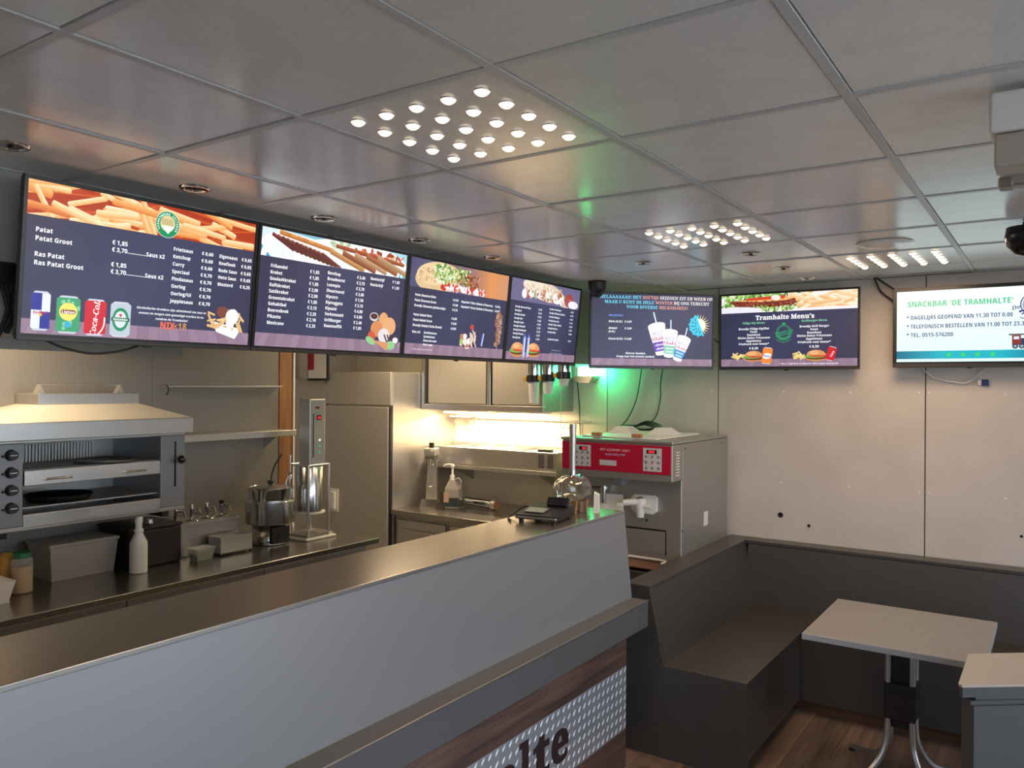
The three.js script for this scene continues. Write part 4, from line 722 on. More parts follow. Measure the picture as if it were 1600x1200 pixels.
{
  const XG = -3.85, zL = -1.595, zR = -2.56, g = thing('salamander_grill', 'stainless salamander grill with sloped hood mounted on the kitchen wall', 'grill', [-4.08, 1.2, -2.08]);
  const zo0 = -1.75, zo1 = -2.42;
  W(g, 'back', bx(XK + 0.003, XK + 0.02, 1.21, 1.70, zR, zL, 0), M.steelDull);
  W(g, 'floor_plate', bx(XK + 0.02, XG, 1.205, 1.225, zR, zL, 0.003), M.steel);
  W(g, 'top_plate', bx(XK + 0.02, XG, 1.60, 1.612, zR, zL, 0.002), M.steelDull);
  W(g, 'control_panel', bx(XK + 0.02, XG, 1.225, 1.60, zo0, zL, 0.004), M.counterFace, 'grey control panel with four black knobs');
  const side = W(g, 'lever_panel', bx(XK + 0.02, XG, 1.225, 1.60, zR, zo1, 0.004), M.counterFace);
  W(g, 'bottom_rail', bx(XG - 0.03, XG + 0.002, 1.215, 1.278, zo1, zo0, 0.004), M.steel);
  const mid = W(g, 'drawer_front', bx(XG - 0.02, XG + 0.004, at(38, 760, 'x', XG).y, at(38, 736, 'x', XG).y, zo1 + 0.004, zo0 - 0.004, 0.003), M.steel);
  const my = at(70, 748, 'x', XG).y;
  for (const [u0, u1] of [[70, 107], [194, 223]]) { const a = at(u0, 745, 'x', XG).z, b = at(u1, 745, 'x', XG).z; W(mid, 'handle', merge([bar([XG + 0.024, my, a], [XG + 0.024, my, b], 0.005), bar([XG, my, a], [XG + 0.026, my, a], 0.006), bar([XG, my, b], [XG + 0.026, my, b], 0.006)]), M.chrome); }
  W(g, 'rack', merge([bx(XK + 0.03, XG - 0.03, 1.30, 1.306, zo1, zo0, 0), bx(XK + 0.03, XG - 0.03, 1.47, 1.476, zo1, zo0, 0)]), M.steelDull);
  for (let k = 0; k < 30; k++) W(g, 'grate_bar', bx(XK + 0.16, XK + 0.17, 1.485, 1.57, zo0 - 0.03 - k * 0.0155, zo0 - 0.023 - k * 0.0155, 0.001), M.steelDull);
  W(g, 'griddle_plate', lathe([[0.0001, 0], [0.135, 0], [0.15, 0.012], [0.145, 0.014], [0.13, 0.004], [0.0001, 0.004]], -3.99, 1.477, -2.2, 36), M.steelDull);
  W(g, 'pan', lathe([[0.0001, 0], [0.13, 0], [0.15, 0.03], [0.147, 0.032], [0.125, 0.005], [0.0001, 0.005]], -4.0, 1.307, -1.98, 36), M.black);
  for (const v of [711.5, 739, 766.5, 794.5]) {
    const p = at(18.5, v, 'x', XG + 0.01), k = W(g, 'knob', new THREE.CylinderGeometry(0.021, 0.026, 0.03, 28).rotateZ(-Math.PI / 2).translate(XG + 0.014, p.y, p.z), M.black);
    W(k, 'pointer', bx(XG + 0.028, XG + 0.031, p.y - 0.002, p.y + 0.002, p.z - 0.014, p.z + 0.014, 0), M.white);
    W(g, 'pilot_button', new THREE.SphereGeometry(0.006, 10, 8).translate(XG + 0.004, p.y - 0.004, p.z + 0.034), M.black);
  }
  const s0 = at(274, 690, 'x', XG), s1 = at(274, 760, 'x', XG); W(side, 'slot', bx(XG - 0.002, XG + 0.0015, s1.y, s0.y, s0.z - 0.005, s0.z + 0.005, 0), M.blackGloss);
  const lv = at(276, 717, 'x', XG); const lever = W(g, 'lever', bar([XG, lv.y, lv.z], [XG + 0.035, lv.y, lv.z], 0.006), M.chrome); W(lever, 'ball_knob', new THREE.SphereGeometry(0.022, 20, 14).translate(XG + 0.045, lv.y, lv.z), M.blackGloss);
  W(g, 'hood_band', bx(XK + 0.003, XG + 0.028, 1.612, 1.694, zR - 0.03, zL + 0.03, 0.004), M.steel);
  W(g, 'hood', frustum(XK + 0.003, XG + 0.024, zR - 0.026, zL + 0.026, 1.694, XK + 0.003, -4.085, -2.435, -1.925, 1.766), M.hoodSteel);
  W(g, 'flue', bx(XK + 0.003, -4.083, 1.766, 1.82, -2.437, -1.923, 0.002), M.steel);
  for (const z of [-1.975, -2.385]) W(g, 'clip', prism([[z - 0.02, 1.82], [z + 0.02, 1.82], [z, 1.865]], 'x', -4.21, -4.17), M.steelDull);
  W(g, 'clip_rod', bar([-4.20, 1.862, -1.975], [-4.20, 1.862, -2.385], 0.003), M.steelDull);
  for (const z of [-1.70, -2.50]) W(g, 'bracket', bx(XK + 0.003, -3.93, 1.165, 1.206, z - 0.02, z + 0.02, 0.003), M.black);
  W(g, 'rating_plate', bx(XG + 0.0015, XG + 0.003, 1.235, 1.262, -2.12, -2.045, 0), M.steelDull);
}
// wall shelf, bar above it, kitchen tube lamp behind the screens
{
  const s = thing('wall_shelf', 'narrow steel shelf on the kitchen wall beside the grill', 'shelf', [-4.22, 1.54, -3.08]);
  W(s, 'board', bx(XK + 0.002, -4.14, 1.553, 1.572, -3.565, -2.60, 0.003), M.steel); W(s, 'front_lip', bx(-4.147, -4.138, 1.535, 1.574, -3.565, -2.60, 0.002), M.steel);
  for (const z of [-2.7, -3.45]) W(s, 'bracket', prism([[XK + 0.002, 1.553], [-4.16, 1.553], [XK + 0.002, 1.45]], 'z', z - 0.006, z + 0.006), M.steelDull);
  const r = thing('wall_rail', 'thin dark rail with a hook on the kitchen wall above the shelf', 'rail', [-4.28, 1.86, -3.1]);
  const a = at(259, 604, 'x', XK + 0.05), b = at(455, 606, 'x', XK + 0.05);
  W(r, 'strip', bx(XK + 0.002, XK + 0.05, 1.85, 1.862, Math.max(b.z, -3.56), a.z, 0.002), M.steelDull);
  W(r, 'hook', tube([[XK + 0.05, 1.86, a.z], [XK + 0.07, 1.855, a.z], [XK + 0.072, 1.82, a.z], [XK + 0.055, 1.808, a.z]], 0.004), M.black);
  // extraction hood over the grill with its own lamp
  const e = thing('extraction_hood', 'grey extraction hood over the salamander grill, mostly behind the menu screens', 'extractor', [-3.95, 2.01, -1.5]);
  W(e, 'front_panel', bx(-3.612, -3.60, 2.012, 2.40, -2.38, -0.6, 0.002), M.steelWall);
  W(e, 'end_panel', bx(XK + 0.002, -3.612, 2.10, 2.40, -2.38, -2.368, 0.002), M.steelWall);
  W(e, 'end_panel', bx(XK + 0.002, -3.612, 2.012, 2.40, -0.612, -0.6, 0.002), M.steelWall);
  W(e, 'top_panel', bx(XK + 0.002, -3.60, 2.40, 2.412, -2.38, -0.6, 0.002), M.steelWall);
  W(e, 'duct', bx(-4.15, -3.8, 2.412, CEIL - 0.002, -1.7, -1.3, 0.002), M.steelWall);
  const el = W(e, 'lamp_body', bx(-4.08, -3.92, 2.375, 2.399, -2.1, -1.0, 0.004), M.white);
  W(el, 'tube', bar([-4.0, 2.362, -2.07], [-4.0, 2.362, -1.03], 0.012, 16), M.tubeGlow);
  areaLight(e, WARM, KITCHEN_TUBE, 0.05, 1.0, [-0.05, 0.33, 0], [-0.05, -1, 0]);
  const k = thing('kitchen_ceiling_lamp', 'flat ceiling lamp over the kitchen before the tall fridge', 'lamp', [-3.9, CEIL, -4.40]);
  L(k, 'housing', bx(-0.32, 0.32, -0.05, -0.001, -0.09, 0.09, 0.006), M.white);
  L(k, 'diffuser', bx(-0.305, 0.305, -0.056, -0.05, -0.075, 0.075, 0.002), M.tubeGlow);
  areaLight(k, WARM, CEILING_LAMP, 0.6, 0.14, [0, -0.062, 0], [0, -1, 0]);
}
// containers and devices on the prep worktop
{
  const y = PT + 0.0005;
  const b = thing('white_tray', 'white plastic tray with a hand hole on the steel worktop', 'tray', [-3.93, y, -1.60]);
  L(b, 'shell', merge([bx(-0.1, 0.1, 0, 0.004, -0.09, 0.09, 0), frustum(0.085, 0.089, -0.09, 0.09, 0.002, 0.105, 0.109, -0.11, 0.11, 0.095), frustum(-0.089, -0.085, -0.09, 0.09, 0.002, -0.109, -0.105, -0.11, 0.11, 0.095), frustum(-0.087, 0.087, -0.09, -0.086, 0.002, -0.107, 0.107, -0.112, -0.108, 0.095), frustum(-0.087, 0.087, 0.086, 0.09, 0.002, -0.107, 0.107, 0.108, 0.112, 0.095)]), M.white);
  L(b, 'hand_hole', bx(0.099, 0.105, 0.052, 0.07, -0.04, 0.04, 0.006), M.blackGloss);
  const m = one('mustard_bottle', 'yellow sauce bottle behind the green-lidded jar', 'bottle', lathe([[0.0001, 0], [0.036, 0], [0.038, 0.02], [0.038, 0.13], [0.03, 0.16], [0.018, 0.175], [0.0001, 0.178]], 0, 0, 0), M.mustard); m.position.set(-4.06, y, -1.775);
  const j = thing('sauce_jar', 'plastic jar of brown-yellow sauce with a green lid', 'jar', [-3.965, y, -1.80]);
  L(j, 'jar', lathe([[0.0001, 0], [0.044, 0], [0.046, 0.01], [0.046, 0.15], [0.036, 0.166]], 0, 0, 0), M.clearPlastic); L(j, 'contents', lathe([[0.0001, 0.004], [0.042, 0.004], [0.042, 0.12], [0.0001, 0.12]], 0, 0, 0), M.mustard); L(j, 'lid', cyl(0.039, 0.037, 0.026, 0, 0.162, 0, 30), M.green, 'green screw lid');
  const c = thing('food_container', 'large cloudy plastic food container with lid under the grill', 'container', [-4.15, y, -2.13]);
  L(c, 'tub', frustum(-0.10, 0.10, -0.155, 0.155, 0, -0.115, 0.115, -0.17, 0.17, 0.165), M.cloudyPlastic); L(c, 'lid', bx(-0.122, 0.122, 0.165, 0.182, -0.178, 0.178, 0.006), M.cloudyPlastic);
  const s = thing('spray_bottle', 'white plastic squeeze bottle standing before the black box', 'bottle', [-3.905, y, -2.335]);
  L(s, 'bottle', lathe([[0.0001, 0], [0.040, 0], [0.043, 0.005], [0.043, 0.145], [0.041, 0.158], [0.030, 0.182], [0.0215, 0.200], [0.0195, 0.215], [0.0001, 0.215]], 0, 0, 0), M.whitePlastic); L(s, 'cap', lathe([[0.0235, 0.210], [0.0245, 0.216], [0.0235, 0.222], [0.017, 0.226], [0.0165, 0.250], [0.020, 0.262], [0.019, 0.285], [0.012, 0.292], [0.0001, 0.294]], 0, 0, 0), M.whitePlastic);
  const k = thing('black_box', 'black covered appliance behind the white squeeze bottle', 'appliance', [-4.12, y, -2.475]);
  L(k, 'body', bx(-0.15, 0.15, 0, 0.20, -0.15, 0.15, 0.012), M.black); L(k, 'cover', bx(-0.155, 0.155, 0.2, 0.216, -0.155, 0.155, 0.006), M.black); L(k, 'knob', cyl(0.02, 0.016, 0.02, 0.05, 0.216, -0.02, 20), M.chrome);
  // sauce dispenser with four pumps
  const d = thing('sauce_dispenser', 'steel sauce dispenser box with four chrome pumps', 'dispenser', [-4.168, y, -2.84]);
  L(d, 'box', bx(-0.13, 0.13, 0, 0.185, -0.205, 0.205, 0.004), M.steel);
  for (let q = 0; q < 4; q++) {
    const z = 0.15 - q * 0.1, p = L(d, 'lid', lathe([[0.0001, 0.012], [0.03, 0.012], [0.043, 0.004], [0.045, 0]], 0.04, 0.185, z, 26), M.chrome);
    L(p, 'pump', merge([bar([0.04, 0.19, z], [0.04, 0.255, z], 0.011), bar([0.04, 0.245, z], [0.10, 0.25, z - 0.01], 0.006), bar([0.10, 0.25, z - 0.01], [0.115, 0.22, z - 0.012], 0.006)]), M.chrome); L(p, 'plunger', cyl(0.012, 0.017, 0.022, 0.04, 0.255, z, 18), q === 3 ? M.black : M.chrome);
  }
  L(d, 'front_flange', bx(0.13, 0.142, 0.168, 0.186, -0.205, 0.205, 0.002), M.steel);
  const n = thing('steel_box', 'small open stainless box in front of the sauce dispenser', 'box', [-3.945, y, -2.92]);
  L(n, 'box', merge([bx(-0.058, 0.058, 0.012, 0.016, -0.106, 0.106, 0), bx(0.055, 0.058, 0.012, 0.105, -0.106, 0.106, 0.001), bx(-0.058, -0.055, 0.012, 0.105, -0.106, 0.106, 0.001), bx(-0.055, 0.055, 0.012, 0.105, 0.103, 0.106, 0.001), bx(-0.055, 0.055, 0.012, 0.105, -0.106, -0.103, 0.001)]), M.steel);
  L(n, 'paper_filling', bx(-0.05, 0.05, 0.016, 0.098, -0.098, 0.098, 0.004), M.steelDull);
  for (const [x, z] of [[0.05, 0.098], [0.05, -0.098], [-0.05, 0.098], [-0.05, -0.098]]) L(n, 'foot', cyl(0.006, 0.006, 0.013, x, 0, z, 10), M.black);
  const t = thing('herb_tub', 'small clear tub with green contents on the worktop', 'tub', [-3.905, y, -2.70]);
  L(t, 'tub', frustum(-0.035, 0.035, -0.045, 0.045, 0, -0.045, 0.045, -0.06, 0.06, 0.065), M.clearPlastic); L(t, 'contents', frustum(-0.032, 0.032, -0.042, 0.042, 0.002, -0.036, 0.036, -0.048, 0.048, 0.035), M.salad); L(t, 'rim', bx(-0.05, 0.05, 0.065, 0.070, -0.065, 0.065, 0.002), M.clearPlastic);
  // soup kettle
  const o = thing('soup_kettle', 'round stainless soup kettle with black control panel', 'kettle', [-3.985, y, -3.235]);
  L(o, 'base', lathe([[0.0001, 0], [0.106, 0], [0.108, 0.006], [0.108, 0.118], [0.0001, 0.118]], 0, 0, 0, 48), M.polished); L(o, 'body', lathe([[0.0001, 0.116], [0.108, 0.116], [0.146, 0.128], [0.148, 0.132], [0.148, 0.262], [0.143, 0.268], [0.0001, 0.268]], 0, 0, 0, 56), M.polished);
  L(o, 'insert', lathe([[0.128, 0.268], [0.128, 0.335], [0.136, 0.345], [0.14, 0.342], [0.132, 0.332], [0.1315, 0.268]], 0, 0, 0, 56), M.chrome); const lid = L(o, 'lid', lathe([[0.0001, 0.358], [0.05, 0.356], [0.10, 0.348], [0.13, 0.338]], 0, 0, 0, 48), M.steel); L(lid, 'knob', lathe([[0.0001, 0.385], [0.018, 0.383], [0.02, 0.372], [0.009, 0.358]], 0, 0, 0, 24), M.black);
  const cp = L(o, 'control_panel', bx(0.085, 0.118, 0.012, 0.112, -0.062, 0.062, 0.006), M.black); cp.rotation.y = -0.12; L(cp, 'dial', new THREE.CylinderGeometry(0.014, 0.014, 0.012, 20).rotateZ(Math.PI / 2).translate(0.122, 0.05, 0.02), M.blackGloss);
  L(o, 'ladle_hooks', merge([tube([[0.02, 0.345, -0.11], [0.025, 0.38, -0.118], [0.03, 0.41, -0.125], [0.05, 0.415, -0.12], [0.052, 0.385, -0.112]], 0.003), tube([[0.0, 0.345, -0.115], [0.0, 0.39, -0.13], [0.01, 0.42, -0.14], [0.025, 0.41, -0.14], [0.02, 0.38, -0.125]], 0.003)]), M.chrome);
  L(o, 'power_lead', tube([[-0.1, 0.2, -0.12], [-0.16, 0.33, -0.13], [-0.17, 0.45, -0.17], [-0.15, 0.52, -0.21]], 0.005), M.cable);
  // tall sauce warmer
  const XF = -3.86, c0 = at(484, 690, 'x', XF), c1 = at(508, 690, 'x', XF), zt = c0.z, zw = c1.z, yt = at(484, 624, 'x', XF).y, yb = at(484, 728, 'x', XF).y, zc = (zt + zw) / 2;
  const xb = at(467, 690, 'z', zt).x;
  const h = thing('sauce_warmer', 'tall stainless dispenser tower with red digital display and steel canister', 'dispenser', [-3.93, y, zc]);
  const tower = W(h, 'tower', bx(xb, XF, yb, yt, zw, zt, 0.004), M.steel);
  W(tower, 'front_plate', bx(XF, XF + 0.003, yb + 0.004, yt - 0.004, zw + 0.006, zt - 0.004, 0.001), M.steelDull);
  const dp = at(498.5, 652.5, 'x', XF + 0.004); const disp = W(tower, 'display', bx(XF + 0.003, XF + 0.006, dp.y - 0.016, dp.y + 0.016, dp.z - 0.018, dp.z + 0.018, 0.001), M.blackGloss, 'red digital display'); W(disp, 'digits', merge([-1, 1].map((q) => bx(XF + 0.006, XF + 0.007, dp.y - 0.009, dp.y + 0.009, dp.z + q * 0.007 - 0.004, dp.z + q * 0.007 + 0.004, 0))), M.redDigits);
  for (const [v, m2] of [[687.5, M.ledWhite], [697, M.ledGreen], [706, M.ledGreen]]) { const p = at(499.5, v, 'x', XF + 0.004); W(tower, 'indicator', new THREE.CylinderGeometry(0.007, 0.007, 0.004, 16).rotateZ(Math.PI / 2).translate(XF + 0.004, p.y, p.z), m2); }
  const ov = at(496, 637, 'x', XF + 0.004); W(tower, 'badge', new THREE.CylinderGeometry(0.014, 0.014, 0.003, 24).rotateZ(Math.PI / 2).scale(1, 0.6, 1.4).translate(XF + 0.003, ov.y, ov.z), std({ color: rgb(0.2, 0.03, 0.02), roughness: 0.4 }));
  const gl = at(489.5, 680, 'x', XF + 0.003); W(tower, 'sight_slot', bx(XF + 0.002, XF + 0.0045, yb + 0.05, yt - 0.09, gl.z - 0.003, gl.z + 0.003, 0), M.blackGloss);
  const cx = -3.93, cTop = yb - 0.012, cBot = at(487, 797, 'x', cx).y;
  W(h, 'canister', lathe([[0.0001, 0], [0.078, 0], [0.082, 0.006], [0.082, cTop - cBot], [0.0001, cTop - cBot]], cx, cBot, zc, 48), M.polished); W(h, 'spindle', cyl(0.02, 0.02, 0.02, cx, cTop - 0.004, zc, 20), M.chrome);
  for (const [dx, dz] of [[0.085, 0.085], [0.085, -0.085], [-0.085, 0.085], [-0.085, -0.085]]) W(h, 'post', bar([cx + dx, y + 0.014, zc + dz], [cx + dx, dx < 0 ? yb + 0.06 : yb + 0.004, zc + dz], 0.0065), M.tubeMetal);
  W(h, 'upper_frame', merge([[1, 1, 1, -1], [1, -1, -1, -1], [-1, -1, -1, 1], [-1, 1, 1, 1]].map(([a, b2, c2, d2]) => bar([cx + a * 0.085, yb + 0.002, zc + b2 * 0.085], [cx + c2 * 0.085, yb + 0.002, zc + d2 * 0.085], 0.006))), M.tubeMetal);
  W(h, 'drip_ring', lathe([[0.07, 0], [0.095, 0], [0.098, 0.012], [0.07, 0.012]], cx, cBot - 0.014, zc, 40), M.whitePlastic);
  W(h, 'base_tray', bx(cx - 0.11, cx + 0.11, y, y + 0.018, zc - 0.13, zc + 0.12, 0.008), M.whitePlastic); W(h, 'tray_pan', frustum(cx - 0.08, cx + 0.08, zc - 0.1, zc + 0.09, y + 0.019, cx - 0.095, cx + 0.095, zc - 0.115, zc + 0.105, y + 0.034), M.steel);
}

// ================================================================ KITCHEN, BACK
{
  const ZFr = -4.64, f = thing('tall_fridge', 'tall stainless fridge with a single door beside the kitchen worktop', 'fridge', [-4.665, 0, -5.04]);
  W(f, 'body', bx(-5.03, -4.302, 0.1, 1.972, ZB + 0.01, ZFr - 0.03, 0.004), M.steel);
  W(f, 'header', bx(-5.03, -4.302, 1.71, 1.972, ZFr - 0.03, ZFr, 0.006), M.steelSoft);
  const d = W(f, 'door', bx(-5.03, -4.318, 0.14, 1.697, ZFr - 0.03, ZFr + 0.012, 0.006), M.steelSoft);
  const h0 = at(515, 763, 'z', ZFr + 0.02), h1 = at(528, 800, 'z', ZFr + 0.02);
  W(d, 'handle', merge([bx(h0.x, h1.x, h1.y, h0.y, ZFr + 0.012, ZFr + 0.02, 0.003), bx(h0.x + 0.02, h1.x - 0.02, h1.y + 0.02, h0.y - 0.02, ZFr + 0.02, ZFr + 0.045, 0.008)]), M.whitePlastic, 'white door handle');
  const lk = at(556, 629, 'z', ZFr); W(f, 'lock', new THREE.CylinderGeometry(0.009, 0.009, 0.008, 16).rotateX(Math.PI / 2).translate(lk.x, lk.y, ZFr + 0.003), M.chrome);
  W(f, 'gasket_strip', bx(-4.316, -4.303, 0.14, 1.697, ZFr - 0.03, ZFr - 0.002, 0), M.black);
  for (const [x, z] of [[-4.98, -4.72], [-4.36, -4.72], [-4.98, -5.38], [-4.36, -5.38]]) W(f, 'foot', cyl(0.02, 0.02, 0.1, x, 0, z, 16), M.black);
  W(f, 'filler_panel', bx(-5.495, -5.034, 0, 1.92, ZFr - 0.02, ZFr, 0.003), M.steelSoft);
  const p0 = at(479, 553, 'z', ZFr + 0.03), p1 = at(508, 592, 'z', ZFr + 0.03);
  const pic = thing('framed_notice', 'dark framed red and white notice above the fridge filler panel', 'notice', [(p0.x + p1.x) / 2, p1.y, ZFr + 0.02]);
  W(pic, 'frame', bx(p0.x, p1.x + 0.02, p1.y - 0.015, p0.y + 0.2, ZFr + 0.002, ZFr + 0.02, 0.003), M.black); W(pic, 'print', bx(p0.x + 0.012, p1.x, p1.y + 0.005, p0.y + 0.18, ZFr + 0.02, ZFr + 0.022, 0), M.white); W(pic, 'red_field', bx(p0.x + 0.012, (p0.x + p1.x) / 2 - 0.03, p1.y + 0.075, p0.y + 0.18, ZFr + 0.022, ZFr + 0.024, 0), std({ color: rgb(0.35, 0.01, 0.02), roughness: 0.4 }));
}
{
  const ZW = -4.645;
  const w = thing('back_worktop', 'stainless worktop along the lit back wall of the kitchen', 'worktop', [-3.5, 0.86, -5.05]);
  W(w, 'top', bx(-4.298, -2.70, 0.862, PT, ZB + 0.004, ZW, 0.005), M.steelTop);
  for (let k = 0; k < 3; k++) {
    const x0 = -4.296 + k * 0.532, x1 = x0 + 0.528, u = thing('drawer_unit', ['steel drawer unit standing against the tall fridge', 'steel drawer unit in the middle under the lit back worktop', 'steel drawer unit next to the soft ice machine'][k], 'cabinet', [(x0 + x1) / 2, 0, -5.04], 0, 'drawer units under the back worktop');
    W(u, 'body', bx(x0, x1, 0.1, 0.861, ZB + 0.01, ZW - 0.06, 0.002), M.steelDull); W(u, 'kickboard', bx(x0, x1, 0, 0.1, ZB + 0.01, ZW - 0.1, 0), M.steelDull);
    for (const [ya, yb] of [[0.50, 0.825], [0.13, 0.485]]) {
      const d = W(u, 'drawer', bx(x0 + 0.035, x1 - 0.012, ya, yb, ZW - 0.06, ZW - 0.03, 0.006), M.steel);
      W(d, 'handle', merge([bar([x0 + 0.09, yb - 0.075, ZW - 0.008], [x1 - 0.08, yb - 0.075, ZW - 0.008], 0.008), bar([x0 + 0.1, yb - 0.075, ZW - 0.032], [x0 + 0.1, yb - 0.075, ZW - 0.008], 0.006), bar([x1 - 0.09, yb - 0.075, ZW - 0.032], [x1 - 0.09, yb - 0.075, ZW - 0.008], 0.006)]), M.chrome);
    }
  }
}
{ // refrigerated topping trough on the wall
  const zf = -5.10, x0 = -4.29, x1 = -3.06, y0 = 1.235, y1 = 1.374;
  const t = thing('topping_trough', 'long stainless refrigerated topping unit on the lit back wall', 'topping unit', [-3.68, 1.2, -5.27]);
  W(t, 'front', bx(x0, x1, y0, y1, zf - 0.02, zf, 0.006), M.steel); W(t, 'back', bx(x0, x1, y0, y1 + 0.02, ZB + 0.004, ZB + 0.02, 0.003), M.steel); W(t, 'bottom', bx(x0, x1, y0, y0 + 0.01, ZB + 0.02, zf - 0.02, 0), M.steel);
  for (const x of [x0, x1 - 0.012]) W(t, 'end', bx(x, x + 0.012, y0 + 0.01, y1, ZB + 0.02, zf - 0.02, 0.001), M.steel);
  W(t, 'lower_lip', bx(x0, x1, 1.20, y0 - 0.002, ZB + 0.02, zf + 0.012, 0.004), M.steelDull);
  for (let k = 0; k < 5; k++) { const xa = x0 + 0.03 + k * 0.2; W(t, 'pan', bx(xa, xa + 0.18, y1 - 0.06, y1 - 0.012, ZB + 0.04, zf - 0.035, 0.004), M.steelDull); W(t, 'divider_bar', bx(xa + 0.182, xa + 0.196, y1 - 0.012, y1 + 0.004, ZB + 0.02, zf - 0.01, 0.002), k === 2 || k === 1 ? M.whitePlastic : M.steel); }
  W(t, 'motor_cover', bx(x1 - 0.2, x1 - 0.012, y1 - 0.02, y1 - 0.001, ZB + 0.02, zf - 0.02, 0.003), M.steel);
  for (const [u, m] of [[848, M.black], [859, M.black]]) { const p = at(u, 701, 'z', zf - 0.05); W(t, 'switch', bx(p.x - 0.03, p.x + 0.02, y1 - 0.001, y1 + 0.018, zf - 0.07, zf - 0.025, 0.003), m); }
  for (const xa of [x1 - 0.165, x1 - 0.085]) for (let k = 0; k < 9; k++) W(t, 'vent_slot', bx(xa, xa + 0.05, y0 + 0.022 + k * 0.0115, y0 + 0.028 + k * 0.0115, zf - 0.001, zf + 0.0015, 0), M.black);
  for (const x of [-4.1, -3.3]) W(t, 'bracket', prism([[ZB + 0.004, 1.20], [zf - 0.08, 1.20], [ZB + 0.004, 1.08]], 'x', x - 0.008, x + 0.008), M.steelDull);
}
{ // overhead cabinet with sliding doors and a tube lamp underneath
  const zf = -5.0, x0 = -4.297, x1 = -3.126, y0 = 1.675, y1 = 2.40;
  const c = thing('overhead_cabinet', 'stainless overhead cabinet with two sliding doors above the lit worktop', 'cabinet', [-3.71, y0, -5.22]);
  W(c, 'carcass', bx(x0, x1, y0, y1, ZB + 0.004, zf - 0.035, 0.003), M.steelDull);
  W(c, 'bottom_rail', bx(x0, x1, y0, y0 + 0.045, zf - 0.035, zf, 0.003), M.steel); W(c, 'top_rail', bx(x0, x1, y1 - 0.04, y1, zf - 0.035, zf, 0.003), M.steel);
  for (const [a, b] of [[x0, x0 + 0.03], [x1 - 0.022, x1]]) W(c, 'stile', bx(a, b, y0 + 0.045, y1 - 0.04, zf - 0.035, zf, 0.003), M.steel);
  const xm = at(762, 600, 'z', zf).x;
  W(c, 'door', bx(x0 + 0.06, xm - 0.03, y0 + 0.053, y1 - 0.045, zf - 0.03, zf - 0.018, 0.002), M.steelSoft); W(c, 'door', bx(xm + 0.04, x1 - 0.03, y0 + 0.053, y1 - 0.045, zf - 0.018, zf - 0.006, 0.002), M.steelSoft);
  W(c, 'centre_stile', bx(xm - 0.01, xm + 0.024, y0 + 0.046, y1 - 0.041, zf - 0.03, zf - 0.002, 0.003), M.chrome);
  W(c, 'track', merge([bx(x0 + 0.03, x0 + 0.058, y0 + 0.046, y1 - 0.041, zf - 0.034, zf - 0.03, 0), bx(xm - 0.03, xm - 0.01, y0 + 0.046, y1 - 0.041, zf - 0.034, zf - 0.03, 0), bx(xm + 0.024, xm + 0.04, y0 + 0.046, y1 - 0.041, zf - 0.034, zf - 0.03, 0)]), M.black);
  const g = 'tube lamps under the overhead cabinet';
  for (const xc of [-4.02, -3.46]) {
    const l = thing('cabinet_tube_lamp', xc < -3.8 ? 'warm tube lamp under the overhead cabinet at the fridge side' : 'warm tube lamp under the overhead cabinet at the cup dispenser side', 'lamp', [xc, y0, -5.24], 0, g);
    L(l, 'housing', bx(-0.24, 0.24, -0.018, -0.001, -0.03, 0.03, 0.003), M.white); L(l, 'tube', bar([-0.23, -0.028, 0], [0.23, -0.028, 0], 0.009, 14), M.tubeGlow);
    areaLight(l, WARM, CABINET_TUBE, 0.44, 0.03, [0, -0.042, 0], [0, -1, -0.12]);
  }
}
